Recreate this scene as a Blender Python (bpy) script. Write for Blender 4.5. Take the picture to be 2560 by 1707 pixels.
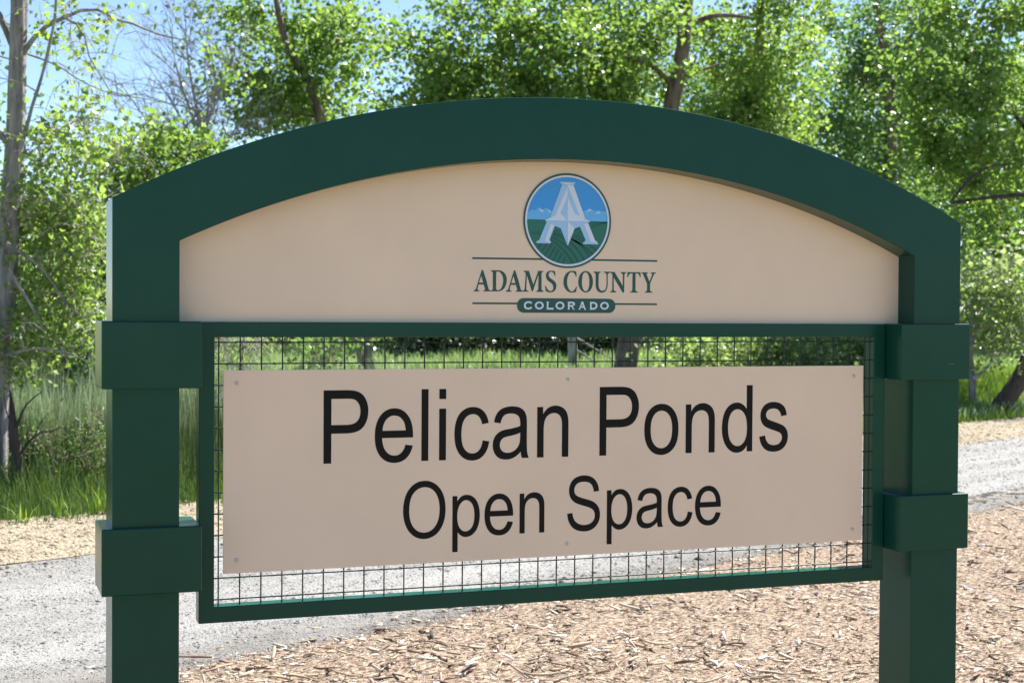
import bpy, bmesh, math, random
import numpy as np
from mathutils import Vector
from mathutils.geometry import tessellate_polygon

# ------------------------------------------------------------------ camera, sky, sun, exposure
S = bpy.context.scene
for o in list(bpy.data.objects):
    bpy.data.objects.remove(o)
COL = S.collection
H = 1.55                                     # eye height above the ground; the sign's own zero level
CAMP = np.array([-1.4719, -3.551, 0.0102 + H])
FPX = 3787.09                                # focal length in pixels of a 2560 wide frame
YAW, PITCH, ROLL = -0.3485, -0.0202, 0.0061
cy_, sy_ = math.cos(YAW), math.sin(YAW)
FW = np.array([-sy_ * math.cos(PITCH), cy_ * math.cos(PITCH), math.sin(PITCH)])
r0 = np.array([cy_, sy_, 0.0]); u0 = np.cross(r0, FW)
RT = math.cos(ROLL) * r0 + math.sin(ROLL) * u0
UP = -math.sin(ROLL) * r0 + math.cos(ROLL) * u0
cam = bpy.data.cameras.new('camera'); camo = bpy.data.objects.new('camera', cam); COL.objects.link(camo)
cam.sensor_width = 36; cam.lens = FPX / 2560 * 36; cam.clip_start = .05; cam.clip_end = 3000
from mathutils import Matrix
camo.matrix_world = Matrix(((RT[0], UP[0], -FW[0], CAMP[0]), (RT[1], UP[1], -FW[1], CAMP[1]), (RT[2], UP[2], -FW[2], CAMP[2]), (0, 0, 0, 1)))
cam.dof.use_dof = True; cam.dof.focus_distance = 3.9; cam.dof.aperture_fstop = 9
S.camera = camo

SUN_EL, SUN_AZ = math.radians(52), math.radians(63)     # azimuth from +Y towards +X
W = bpy.data.worlds.new('World'); S.world = W; W.use_nodes = True
nt = W.node_tree; bg = nt.nodes['Background']
sky = nt.nodes.new('ShaderNodeTexSky'); sky.sky_type = 'NISHITA'; sky.sun_disc = False
sky.sun_elevation = SUN_EL; sky.sun_rotation = SUN_AZ
sky.altitude = 1600; sky.air_density = 0.85; sky.dust_density = 0.25; sky.ozone_density = 1.6
nt.links.new(sky.outputs[0], bg.inputs[0]); bg.inputs[1].default_value = 0.066
sd = Vector((math.sin(SUN_AZ) * math.cos(SUN_EL), math.cos(SUN_AZ) * math.cos(SUN_EL), math.sin(SUN_EL)))
sl = bpy.data.lights.new('sun', 'SUN'); sl.energy = 5.0; sl.angle = math.radians(.53); sl.color = (1, .955, .89)
so = bpy.data.objects.new('sun', sl); COL.objects.link(so); so.rotation_euler = sd.to_track_quat('Z', 'Y').to_euler()
S.view_settings.view_transform = 'Standard'; S.view_settings.look = 'None'
S.view_settings.exposure = 1.72; S.view_settings.gamma = 1; S.view_settings.use_curve_mapping = False
S.cycles.use_denoising = True
S.cycles.max_bounces = 8; S.cycles.transmission_bounces = 6; S.cycles.diffuse_bounces = 4

rng = np.random.default_rng(11)
random.seed(5)

# ------------------------------------------------------------------ helpers
def at(px, py, d):
    """world point seen at a pixel of the 2352 wide picture, d metres in front of the camera"""
    x, y = px * 1.08844, py * 1.08844
    v = FW + (x - 1280) / FPX * RT - (y - 853.5) / FPX * UP
    return CAMP + d * v

def floor_at(px, py):
    x, y = px * 1.08844, py * 1.08844
    v = FW + (x - 1280) / FPX * RT - (y - 853.5) / FPX * UP
    return CAMP + v * (-CAMP[2] / v[2])

E = np.array([.896, .444]); N = np.array([-.444, .896]); M0 = np.array([1.17, 3.88])   # road direction, across, near edge
def lane(s, t):
    return M0 + np.multiply.outer(np.asarray(s), E) + np.multiply.outer(np.asarray(t), N)

def tag(o, label=None, cat=None, group=None, kind=None):
    if label: o['label'] = label
    if cat: o['category'] = cat
    if group: o['group'] = group
    if kind: o['kind'] = kind
    return o

def empty(name, loc=(0, 0, 0)):
    o = bpy.data.objects.new(name, None); COL.objects.link(o); o.location = loc; o.empty_display_size = .2
    return o

def link(name, me, mat=None, parent=None, loc=None):
    o = bpy.data.objects.new(name, me); COL.objects.link(o)
    if mat is not None and not me.materials: me.materials.append(mat)
    if parent is not None:
        o.parent = parent
        o.matrix_parent_inverse = Matrix.Translation(-parent.location)
    if loc is not None: o.location = loc
    return o

def mesh_np(name, V, F, smooth=False):
    """V (n,3); F a list of (m,k) integer arrays"""
    me = bpy.data.meshes.new(name)
    V = np.asarray(V, np.float32)
    if not isinstance(F, (list, tuple)): F = [F]
    F = [np.asarray(f, np.int32) for f in F if len(f)]
    loops = np.concatenate([f.ravel() for f in F]); tot = np.concatenate([np.full(len(f), f.shape[1], np.int32) for f in F])
    start = np.concatenate([[0], np.cumsum(tot)[:-1]]).astype(np.int32)
    me.vertices.add(len(V)); me.vertices.foreach_set('co', V.ravel())
    me.loops.add(len(loops)); me.loops.foreach_set('vertex_index', loops)
    me.polygons.add(len(tot)); me.polygons.foreach_set('loop_start', start); me.polygons.foreach_set('loop_total', tot)
    if smooth: me.polygons.foreach_set('use_smooth', np.ones(len(tot), bool))
    me.update(calc_edges=True)
    return me

def from_bm(name, bm):
    me = bpy.data.meshes.new(name); bm.to_mesh(me); bm.free(); return me

def box_bm(x0, x1, y0, y1, z0, z1, bev=0.0):
    bm = bmesh.new()
    bmesh.ops.create_cube(bm, size=1)
    for v in bm.verts:
        v.co = Vector(((x0 + x1) / 2 + v.co.x * (x1 - x0), (y0 + y1) / 2 + v.co.y * (y1 - y0), (z0 + z1) / 2 + v.co.z * (z1 - z0)))
    if bev: bmesh.ops.bevel(bm, geom=bm.edges[:], offset=bev, segments=2, affect='EDGES', profile=.5)
    return bm

def prism_bm(contours, y0, y1, bev=0.0):
    """closed outlines in x,z (outer first, then holes) given a depth along y"""
    bm = bmesh.new(); rings = []
    for c in contours:
        a = [bm.verts.new((x, y0, z)) for x, z in c]; b = [bm.verts.new((x, y1, z)) for x, z in c]
        rings.append((a, b)); n = len(a)
        for i in range(n):
            bm.faces.new((a[i], a[(i + 1) % n], b[(i + 1) % n], b[i]))
    tri = tessellate_polygon([[Vector((x, z, 0)) for x, z in c] for c in contours])
    fa = [v for a, b in rings for v in a]; fb = [v for a, b in rings for v in b]
    for t in tri:
        bm.faces.new([fa[i] for i in t]); bm.faces.new([fb[i] for i in reversed(t)])
    bmesh.ops.recalc_face_normals(bm, faces=bm.faces[:])
    if bev:
        bmesh.ops.dissolve_limit(bm, angle_limit=.001, verts=bm.verts[:], edges=bm.edges[:])
        ed = [e for e in bm.edges if len(e.link_faces) == 2 and e.calc_face_angle(0) > .6]
        bmesh.ops.bevel(bm, geom=ed, offset=bev, segments=2, affect='EDGES', profile=.5)
    return bm

def tube(pts, rad, ns=6, wob=0.0, cap=True):
    """tapered tube along a polyline: vertices and faces"""
    P = np.asarray(pts, float); n = len(P); rad = np.asarray(rad, float)
    T = np.gradient(P, axis=0); T /= np.linalg.norm(T, axis=1)[:, None] + 1e-9
    ref = np.array([0, 0, 1.0]) if abs(T[0, 2]) < .9 else np.array([1.0, 0, 0])
    A = np.cross(T, ref); A /= np.linalg.norm(A, axis=1)[:, None] + 1e-9
    B = np.cross(T, A)
    th = np.linspace(0, 2 * np.pi, ns, endpoint=False)
    rr = rad[:, None] * np.ones(ns)
    if wob:
        ph = rng.uniform(0, 6.28, 4)
        k = sum(np.sin(th[None] * f + ph[i] + np.arange(n)[:, None] * .13 * (i + 1)) for i, f in enumerate((3, 5, 7, 9))) / 4
        rr = rr * (1 + wob * k + wob * .5 * rng.normal(size=(n, ns)))
    V = P[:, None] + A[:, None] * (np.cos(th)[None, :, None] * rr[..., None]) + B[:, None] * (np.sin(th)[None, :, None] * rr[..., None])
    i = np.arange(n - 1)[:, None] * ns; j = np.arange(ns)[None]; k = (j + 1) % ns
    F = np.stack([i + j, i + k, i + ns + k, i + ns + j], -1).reshape(-1, 4)
    return V.reshape(-1, 3), F

def resample(P, R, step):
    """smooth Catmull-Rom resampling of a polyline with radii"""
    P = np.asarray(P, float); R = np.asarray(R, float); out = []; ro = []
    Q = np.vstack([2 * P[0] - P[1], P, 2 * P[-1] - P[-2]])
    for i in range(len(P) - 1):
        p0, p1, p2, p3 = Q[i:i + 4]; m = max(1, int(np.linalg.norm(p2 - p1) / step))
        for k in range(m):
            t = k / m
            out.append(.5 * ((2 * p1) + (p2 - p0) * t + (2 * p0 - 5 * p1 + 4 * p2 - p3) * t * t + (3 * p1 - p0 - 3 * p2 + p3) * t ** 3))
            ro.append(R[i] + (R[i + 1] - R[i]) * t)
    out.append(P[-1]); ro.append(R[-1])
    return np.array(out), np.array(ro)

def join(parts):
    V, F3, F4, o = [], [], [], 0
    for v, f in parts:
        V.append(v); (F4 if f.shape[1] == 4 else F3).append(f + o); o += len(v)
    return np.concatenate(V), [np.concatenate(x) for x in (F3, F4) if x]

def vnoise(x, y, seed=0):
    """smooth value noise, -1..1"""
    xi = np.floor(x).astype(int); yi = np.floor(y).astype(int); fx = x - xi; fy = y - yi
    fx = fx * fx * (3 - 2 * fx); fy = fy * fy * (3 - 2 * fy)
    def h(a, b):
        n = (a * 374761393 + b * 668265263 + seed * 974634) & 0x7fffffff
        n = ((n ^ (n >> 13)) * 1274126177) & 0x7fffffff
        return ((n ^ (n >> 16)) & 0xffff) / 32767.5 - 1
    a, b, c, d = h(xi, yi), h(xi + 1, yi), h(xi, yi + 1), h(xi + 1, yi + 1)
    return a + (b - a) * fx + (c - a) * fy + (a - b - c + d) * fx * fy

# ------------------------------------------------------------------ materials
def srgb(r, g, b):
    f = lambda c: (c / 255) / 12.92 if c <= 10 else ((c / 255 + .055) / 1.055) ** 2.4
    return (f(r), f(g), f(b), 1)

class Mat:
    def __init__(s, name):
        s.m = bpy.data.materials.new(name); s.m.use_nodes = True; s.t = s.m.node_tree
        s.b = s.t.nodes['Principled BSDF']; s.out = s.t.nodes['Material Output']
    def n(s, kind, **kw):
        nd = s.t.nodes.new('ShaderNode' + kind)
        for k, v in kw.items():
            if hasattr(nd, k): setattr(nd, k, v)
            else: nd.inputs[k.replace('_', ' ')].default_value = v
        return nd
    def l(s, a, b): s.t.links.new(a, b)
    def ramp(s, fac, stops):
        r = s.n('ValToRGB'); e = r.color_ramp.elements
        while len(e) < len(stops): e.new(.5)
        for i, (p, c) in enumerate(stops): e[i].position = p; e[i].color = c if len(c) == 4 else (*c, 1)
        s.l(fac, r.inputs[0]); return r.outputs[0]
    def coord(s, scale=(1, 1, 1)):
        c = s.n('TexCoord'); mp = s.n('Mapping'); mp.inputs['Scale'].default_value = scale
        s.l(c.outputs['Object'], mp.inputs[0]); return mp.outputs[0]
    def noise(s, scale, detail=3, co=None, rough=.55):
        x = s.n('TexNoise'); x.inputs['Scale'].default_value = scale; x.inputs['Detail'].default_value = detail; x.inputs['Roughness'].default_value = rough
        s.l(co if co is not None else s.coord(), x.inputs['Vector']); return x.outputs[0]
    def bump(s, h, dist, strength=1.0):
        b = s.n('Bump'); b.inputs['Strength'].default_value = strength; b.inputs['Distance'].default_value = dist
        s.l(h, b.inputs['Height']); s.l(b.outputs[0], s.b.inputs['Normal'])
    def mix(s, f, a, b, mode='MIX'):
        x = s.n('MixRGB'); x.blend_type = mode
        for i, v in ((0, f), (1, a), (2, b)):
            if isinstance(v, tuple) and len(v) == 3: v = (*v, 1)
            if isinstance(v, (int, float, tuple)): x.inputs[i].default_value = v
            else: s.l(v, x.inputs[i])
        return x.outputs[0]
    def base(s, v, rough=.6, spec=.5):
        if isinstance(v, tuple): s.b.inputs['Base Color'].default_value = v if len(v) == 4 else (*v, 1)
        else: s.l(v, s.b.inputs['Base Color'])
        s.b.inputs['Roughness'].default_value = rough; s.b.inputs['Specular IOR Level'].default_value = spec
        return s

def plain(name, c, rough=.6, spec=.5):
    return Mat(name).base(c, rough, spec).m

def mat_paint():
    m = Mat('green_powder_coat')
    n = m.noise(9, 3)
    m.base(m.ramp(n, [(.3, (.0056, .054, .035)), (.7, (.0070, .060, .039))]), .24, .2)
    m.l(m.ramp(m.noise(3.5, 4), [(.3, (.2,) * 3), (.7, (.28,) * 3)]), m.b.inputs['Roughness'])
    h = m.n('Math', operation='MULTIPLY_ADD'); m.l(m.noise(420, 2), h.inputs[0]); h.inputs[1].default_value = .12; m.l(m.noise(7, 2), h.inputs[2])
    m.bump(h.outputs[0], .0012, .3)
    return m.m
def mat_panel(name, c):
    m = Mat(name); n = m.noise(4, 4)
    k = lambda f: tuple(x * f for x in c)
    m.base(m.ramp(n, [(.3, k(.965)), (.7, k(1.03))]), .42, .35)
    m.bump(m.noise(350, 2), .0001, .4)
    return m.m
def mat_bark(name, dark, light, scale=1.0):
    m = Mat(name)
    n1 = m.noise(14 * scale, 5, m.coord((1, 1, .13)), .65); n2 = m.noise(3, 3)
    c = m.ramp(n1, [(.32, dark), (.5, tuple(.5 * a + .5 * b for a, b in zip(dark, light))), (.68, light)])
    c = m.mix(m.ramp(n2, [(.35, (0, 0, 0)), (.7, (.35,) * 3)]), c, tuple(x * 1.25 for x in light))
    m.base(c, .9, .2); m.bump(n1, .03 / scale, .9)
    return m.m
def mat_leaf(name, dark, mid, light, trans=.42, patch=.8):
    m = Mat(name)
    g = m.n('NewGeometry')
    c = m.ramp(g.outputs['Random Per Island'], [(0, dark), (.45, mid), (1, light)])
    n = m.noise(patch, 2)
    c = m.mix(m.ramp(n, [(.35, (0, 0, 0)), (.65, (.45,) * 3)]), c, light)
    m.base(c, .44, .45); m.b.inputs['Coat Weight'].default_value = .12; m.b.inputs['Coat Roughness'].default_value = .22
    tr = m.n('BsdfTranslucent'); tc = m.mix(1.0, c, (1.75, 1.8, 1.0, 1), 'MULTIPLY'); m.l(tc, tr.inputs[0])
    mx = m.n('MixShader'); mx.inputs[0].default_value = trans
    m.l(m.b.outputs[0], mx.inputs[1]); m.l(tr.outputs[0], mx.inputs[2]); m.l(mx.outputs[0], m.out.inputs[0])
    return m.m
def mat_islands(name, stops, rough=.8, spec=.25, noise=None):
    m = Mat(name); g = m.n('NewGeometry')
    c = m.ramp(g.outputs['Random Per Island'], stops)
    if noise:
        n = m.noise(noise[0], 3, m.coord(noise[1]))
        c = m.mix(.55, c, m.ramp(n, [(.3, (.55,) * 3), (.7, (1.25,) * 3)]), 'MULTIPLY')
    m.base(c, rough, spec); return m.m

# ------------------------------------------------------------------ ground, gravel road, verge, mulch bed
def mat_ground():
    m = Mat('meadow_soil'); n = m.noise(.6, 5); n2 = m.noise(7, 4)
    c = m.ramp(n, [(.3, (.10, .15, .045)), (.55, (.16, .19, .08)), (.75, (.22, .22, .12))])
    m.base(m.mix(.4, c, m.ramp(n2, [(.3, (.05, .08, .02)), (.7, (.26, .27, .15))])), .95, .1)
    m.bump(n2, .05, .6); return m.m
def mat_gravel():
    m = Mat('gravel')
    v = m.n('TexVoronoi'); v.inputs['Scale'].default_value = 120; m.l(m.coord(), v.inputs['Vector'])
    sep = m.n('SeparateColor'); m.l(v.outputs['Color'], sep.inputs[0])
    c = m.ramp(sep.outputs[0], [(0, (0.103, 0.102, 0.099)), (.3, (0.161, 0.160, 0.154)), (.75, (0.202, 0.200, 0.193)), (1, (0.280, 0.276, 0.268))])
    st = m.noise(1.3, 5, m.coord((.28, 2.6, 1))); c = m.mix(m.ramp(st, [(.42, (0, 0, 0)), (.60, (.45,) * 3)]), c, (0.252, 0.252, 0.243, 1))
    dk = m.noise(1.1, 5, m.coord((.5, 2.2, 1))); c = m.mix(m.ramp(dk, [(.54, (0, 0, 0)), (.68, (.45,) * 3)]), c, (0.118, 0.116, 0.109, 1))
    ob = m.n('TexCoord'); sx = m.n('SeparateXYZ'); m.l(ob.outputs['Object'], sx.inputs[0])
    nz = m.noise(2.2, 4); ad = m.n('Math', operation='MULTIPLY_ADD'); m.l(nz, ad.inputs[0]); ad.inputs[1].default_value = 1.0; m.l(sx.outputs[1], ad.inputs[2])
    wv = m.noise(.9, 4, m.coord((.35, 1.5, 1))); tr = m.n('Math', operation='MULTIPLY_ADD'); m.l(wv, tr.inputs[0]); tr.inputs[1].default_value = .5; m.l(sx.outputs[1], tr.inputs[2])
    dv = m.n('Math', operation='MULTIPLY'); m.l(tr.outputs[0], dv.inputs[0]); dv.inputs[1].default_value = .3
    lane_ = m.ramp(dv.outputs[0], [(.20, (.0,) * 3), (.27, (.40,) * 3), (.34, (.40,) * 3), (.41, (.0,) * 3), (.58, (.0,) * 3), (.64, (.40,) * 3), (.72, (.40,) * 3), (.79, (.0,) * 3)])
    c = m.mix(lane_, c, m.ramp(sep.outputs[0], [(0, (.185, .183, .177)), (1, (.30, .297, .288))]))
    damp = m.ramp(ad.outputs[0], [(.46, (.8,) * 3), (1.05, (0, 0, 0))])
    c = m.mix(damp, c, m.ramp(sep.outputs[1], [(0, (0.057, 0.051, 0.045)), (1, (0.146, 0.134, 0.118))]))
    m.base(c, .9, .2)
    m.bump(v.outputs['Distance'], .006, .6); return m.m
def mat_verge():
    m = Mat('straw_coloured_grit')
    v = m.n('TexVoronoi'); v.inputs['Scale'].default_value = 55; m.l(m.coord((.7, 1, 1)), v.inputs['Vector'])
    sep = m.n('SeparateColor'); m.l(v.outputs['Color'], sep.inputs[0])
    c = m.ramp(sep.outputs[0], [(0, (.17, .138, .095)), (.4, (.265, .222, .16)), (1, (.335, .29, .22))])
    m.base(m.mix(.5, c, m.ramp(m.noise(1.6, 4), [(.3, (.225, .19, .135)), (.7, (.315, .275, .205))])), .95, .1)
    m.bump(v.outputs['Distance'], .015, 1.0); return m.m
def mat_mulch():
    m = Mat('wood_mulch'); n = m.noise(55, 4, m.coord((.5, 1, 1)))
    m.base(m.ramp(n, [(.36, (.085, .058, .042)), (.53, (.28, .215, .16)), (.70, (.40, .33, .26))]), .95, .1)
    m.bump(n, .03, 1.0); return m.m

bm = bmesh.new(); bmesh.ops.create_grid(bm, x_segments=40, y_segments=40, size=1400)
ground = link('ground', from_bm('ground', bm), mat_ground()); tag(ground, kind='structure')
ANG = math.atan2(E[1], E[0])

def strip(name, s0, s1, t0, t1, ds, dt, hf, mat, edge=0.0):
    """a sheet along the road in road coordinates (s along, t across); object turned so that its x runs along the road"""
    s = np.arange(s0, s1 + ds / 2, ds); t = np.linspace(t0, t1, max(2, int((t1 - t0) / dt) + 1))
    Sg, Tg = np.meshgrid(s, t, indexing='ij')
    w = edge * (vnoise(Sg * 1.7, Sg * 0 + 3.3, 4) + .5 * vnoise(Sg * 6, Sg * 0 + 1.1, 9))
    Tg = Tg + w * np.where(Tg > (t0 + t1) / 2, 1, 0) * ((Tg - (t0 + t1) / 2) / ((t1 - t0) / 2))
    V = np.stack([Sg, Tg, hf(Sg, Tg)], -1).reshape(-1, 3)
    a = np.arange(len(s) - 1)[:, None] * len(t) + np.arange(len(t) - 1)[None]
    F = np.stack([a, a + len(t), a + len(t) + 1, a + 1], -1).reshape(-1, 4)
    o = link(name, mesh_np(name, V, F, True), mat); o.location = (M0[0], M0[1], 0); o.rotation_euler = (0, 0, ANG)
    return o

def road_h(s, t):
    rut = -.012 * np.exp(-((t - .75) / .22) ** 2) - .012 * np.exp(-((t - 2.2) / .22) ** 2)
    return .022 + rut + .006 * vnoise(s * 2.3, t * 5, 1) + .0012 * vnoise(s * 9, t * 11, 2)
def verge_h(s, t):
    return .024 + np.clip((t - 2.8) / .5, 0, 1) * .008 + np.clip((t - 2.8) / .5, .2, 1) * .012 * vnoise(s * 2, t * 3, 5) + .006 * vnoise(s * 8, t * 8, 6)
def mulch_h(s, t):
    k = np.clip(-t / .5, 0, 1)
    return .018 + k * (.045 + .022 * vnoise(s * 1.5, t * 1.7, 7) + .018 * vnoise(s * 5, t * 5, 8) + .010 * vnoise(s * 14, t * 14, 3))
road = tag(strip('gravel_road', -30, 80, -.35, 2.95, .12, .1, road_h, mat_gravel()), kind='structure')
verge = tag(strip('gravel_verge', -30, 80, 2.95, 4.6, .12, .1, verge_h, mat_verge(), .10), kind='structure')
mulch = tag(strip('mulch_bed', -14, 30, -11, .05, .09, .09, mulch_h, mat_mulch(), .14), kind='structure')

def road_world(s, t, h):
    P = lane_xy(s, t); return np.stack([P[:, 0], P[:, 1], h], 1)
def lane_xy(s, t):
    return M0 + s[:, None] * np.array([math.cos(ANG), math.sin(ANG)]) + t[:, None] * np.array([-math.sin(ANG), math.cos(ANG)])

def in_view(P, m=.06, back=0):
    d = P - CAMP; z = d @ FW; x = d @ RT / z; y = d @ UP / z
    return (z > .5) & (abs(x) < 1280 / FPX + m) & (abs(y) < 853 / FPX + m)

OCT = np.array([[1, 0, 0], [-1, 0, 0], [0, 1, 0], [0, -1, 0], [0, 0, 1], [0, 0, -1]], float)
OCF = np.array([[0, 2, 4], [2, 1, 4], [1, 3, 4], [3, 0, 4], [2, 0, 5], [1, 2, 5], [3, 1, 5], [0, 3, 5]])
def pebbles(name, P, size, mat, flat=.6):
    n = len(P); V = OCT[None] * (size[:, None, None] * rng.uniform(.65, 1.25, (n, 6, 1)))
    V = V + rng.normal(size=(n, 6, 3)) * size[:, None, None] * .16
    a = rng.uniform(0, 6.28, n); c, s = np.cos(a)[:, None], np.sin(a)[:, None]
    X = V[..., 0] * c - V[..., 1] * s; Y = V[..., 0] * s + V[..., 1] * c
    V = np.stack([X * 1.15, Y, V[..., 2] * flat], -1) + P[:, None]
    F = (OCF[None] + 6 * np.arange(n)[:, None, None]).reshape(-1, 3)
    return mesh_np(name, V.reshape(-1, 3), F)

def scatter(n, s0, s1, t0, t1, near, hf):
    """points on a strip, thinning out with distance"""
    s = rng.uniform(s0, s1, n); t = rng.uniform(t0, t1, n)
    P = road_world(s, t, hf(s, t)); d = np.linalg.norm(P[:, :2] - CAMP[:2], axis=1)
    k = (rng.uniform(size=n) < np.minimum(1, (near / d) ** 2)) & in_view(P, .08)
    return P[k], d[k], s[k], t[k]

P, d, s_, t_ = scatter(360000, -5, 24, -.25, 2.9, 7.5, road_h)
sz = np.clip(rng.lognormal(math.log(.0031), .5, len(P)) * (d / 7.5) ** .5, .0016, .017)
gm = mat_islands('gravel_stone', [(0, (0.065, 0.061, 0.057)), (.2, (0.137, 0.132, 0.127)), (.6, (0.196, 0.192, 0.183)), (.9, (0.268, 0.263, 0.252)), (1, (0.409, 0.400, 0.391))], .85)
tag(link('gravel', pebbles('gravel', P, sz, None), gm), 'loose grey and white gravel strewn over the road', 'gravel', kind='stuff')
n_gravel = len(P)
P, d, s_, t_ = scatter(165000, -5, 26, 2.3, 4.62, 9.0, verge_h)
k = (t_ > 3.0) | (rng.uniform(size=len(P)) < .55 * np.exp((t_ - 3.0) / .17)); P, d, s_, t_ = P[k], d[k], s_[k], t_[k]
sz = np.clip(rng.lognormal(math.log(.0065), .5, len(P)) * (d / 11) ** .5, .003, .03)
vm = mat_islands('straw_grit_piece', [(0, (.09, .06, .032)), (.15, (.19, .152, .102)), (.6, (.285, .24, .17)), (1, (.40, .35, .27))], .9)
tag(link('straw_litter', pebbles('straw_litter', P, sz, None, .5), vm), 'straw coloured grit and litter along the far edge of the road', 'litter', kind='stuff')
n_verge = len(P)
# a few dark clods along both road edges
P, d, s_, t_ = scatter(900, -5, 20, 2.7, 3.0, 11, road_h); P2, d2, _, t2 = scatter(900, -.6, 14, -.05, .45, 9, road_h)
P = np.concatenate([P, P2]); sz = np.clip(rng.lognormal(math.log(.008), .5, len(P)), .004, .03)
cm_ = mat_islands('earth_clod', [(0, (.05, .042, .034)), (.6, (.11, .095, .08)), (1, (.19, .165, .14))], .95, .1)
tag(link('earth_clods', pebbles('earth_clods', P, sz, None, .7), cm_), 'small dark clods of earth along the edges of the gravel road', 'clods', kind='stuff')

# tyre tread pressed into the soft near edge
tv, tf = [], []
for row, t0_ in ((0, .24), (1, .40)):
    for k, sx_ in enumerate(np.arange(3.2, 10.5, .062)):
        if rng.uniform() < .25: continue
        a = np.array([sx_, t0_]) + rng.normal(0, .008, 2); b = a + np.array([.045 if row else -.045, .13]) + rng.normal(0, .01, 2); w = np.array([.011, 0])
        z = road_h(np.array([a[0]]), np.array([a[1]]))[0]; h = rng.uniform(.005, .012); o_ = len(tv)
        tv += [(*(a - w), z - .004), (*(a + w), z - .004), (*(b + w), z - .004), (*(b - w), z - .004), (*(a * .8 + b * .2), z + h), (*(a * .2 + b * .8), z + h)]
        tf += [[o_, o_ + 1, o_ + 4, o_ + 4], [o_ + 2, o_ + 3, o_ + 5, o_ + 5]]; tf[-2:] = []
        tf += [[o_ + 1, o_ + 2, o_ + 5, o_ + 4], [o_ + 3, o_, o_ + 4, o_ + 5]]
tm = mesh_np('tread_ridges', np.array(tv), np.array(tf)); tr_ = link('tread_ridges', tm, cm_, road); tr_.matrix_parent_inverse = Matrix.Identity(4); tr_['kind'] = 'stuff'

# wood chips
WOOD = [(0, (0.034, 0.021, 0.014)), (.07, (0.104, 0.067, 0.043)), (.16, (0.237, 0.171, 0.120)), (.42, (0.366, 0.286, 0.212)), (.75, (0.454, 0.382, 0.300)), (.93, (0.548, 0.497, 0.428)), (1, (0.720, 0.706, 0.676))]
wm = mat_islands('wood_chip', WOOD, .85, .25, (30, (.3, 1, 1)))
def rot_frames(yaw, pit, roll):
    cy, sy, cp, sp, cr, sr = np.cos(yaw), np.sin(yaw), np.cos(pit), np.sin(pit), np.cos(roll), np.sin(roll)
    a = np.stack([cy * cp, sy * cp, sp], 1)
    b0 = np.stack([-sy, cy, 0 * cy], 1); c0 = np.cross(a, b0)
    return a, b0 * cr[:, None] + c0 * sr[:, None], c0 * cr[:, None] - b0 * sr[:, None]
def chips(name, P, L, Wd, Th):
    n = len(P); a, b, c = rot_frames(rng.uniform(0, 6.28, n), rng.normal(0, .17, n), rng.normal(0, .38, n))
    tw = rng.uniform(.15, 1.0, (n, 2)); off = rng.normal(0, .25, (n, 2))
    V = np.empty((n, 6, 3))
    for k, e in enumerate((-1, 1)):
        ctr = P + a * (e * L[:, None] / 2) + b * (off[:, k, None] * Wd[:, None])
        w = (Wd * tw[:, k] / 2)[:, None]; h = (Th / 2)[:, None]
        V[:, 3 * k] = ctr - b * w - c * h; V[:, 3 * k + 1] = ctr + b * w - c * h; V[:, 3 * k + 2] = ctr + c * h + b * (w * .3)
    o = 6 * np.arange(n)[:, None, None]
    F3 = (np.array([[0, 2, 1], [3, 4, 5]])[None] + o).reshape(-1, 3)
    F4 = (np.array([[0, 1, 4, 3], [1, 2, 5, 4], [2, 0, 3, 5]])[None] + o).reshape(-1, 4)
    return mesh_np(name, V.reshape(-1, 3), [F3, F4])
P, d, s_, t_ = scatter(800000, -4, 26, -8.5, .42, 6.3, lambda s, t: mulch_h(s, np.minimum(t, 0)))
edge = .05 + .16 * vnoise(s_ * 1.7, s_ * 0 + 3.3, 4) + .08 * vnoise(s_ * 5, s_ * 0 + 7, 2)
k = (t_ < edge) | (rng.uniform(size=len(P)) < .16 * np.exp(-(t_ - edge) / .09))
P, d, s_, t_ = P[k], d[k], s_[k], t_[k]
if len(P) > 135000:
    k = rng.permutation(len(P))[:135000]; P, d, s_, t_ = P[k], d[k], s_[k], t_[k]
n = len(P); sc = (np.maximum(d, 6) / 6.3) ** .5
L = np.clip(rng.lognormal(math.log(.0092), .82, n), .003, .12) * sc; Wd = np.clip(L * rng.uniform(.12, .45, n), .003, .022); Th = Wd * rng.uniform(.25, .6, n)
P[:, 2] += rng.uniform(.0, .024, n)
ch = link('chip_litter', chips('chip_litter', P, L, Wd, Th), wm, mulch)
ch.matrix_parent_inverse = (Matrix.Translation(mulch.location) @ Matrix.Rotation(ANG, 4, 'Z')).inverted(); ch['kind'] = 'stuff'
n_chip = n
# the largest pieces, one object each, cut from a dozen shapes
def big_chip(L, Wd, Th, bend, seed):
    r = np.random.default_rng(seed); x = np.linspace(-.5, .5, 6); V = []
    for i, u in enumerate(x):
        w = Wd / 2 * (1 - abs(2 * u) ** r.uniform(2, 5) * .75) * r.uniform(.75, 1.1); h = Th / 2 * r.uniform(.6, 1.1)
        z = bend * (u * u - .1); y = r.normal(0, Wd * .10)
        V += [(u * L, y - w, z - h), (u * L, y + w, z - h * .8), (u * L + r.normal(0, .002), y + w * .8, z + h), (u * L, y - w * .7, z + h * .9)]
    F = [[4 * i + j, 4 * i + (j + 1) % 4, 4 * i + 4 + (j + 1) % 4, 4 * i + 4 + j] for i in range(5) for j in range(4)] + [[0, 3, 2, 1], [20, 21, 22, 23]]
    return mesh_np('wood_chip', np.array(V), np.array(F))
def mat_chip(c, nm):
    m = Mat(nm); n = m.noise(40, 4, m.coord((.12, 1.6, 1.6)))
    m.base(m.ramp(n, [(.3, tuple(x * .6 for x in c)), (.6, c)]), .8, .3); m.bump(n, .003, .6); return m.m
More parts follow.
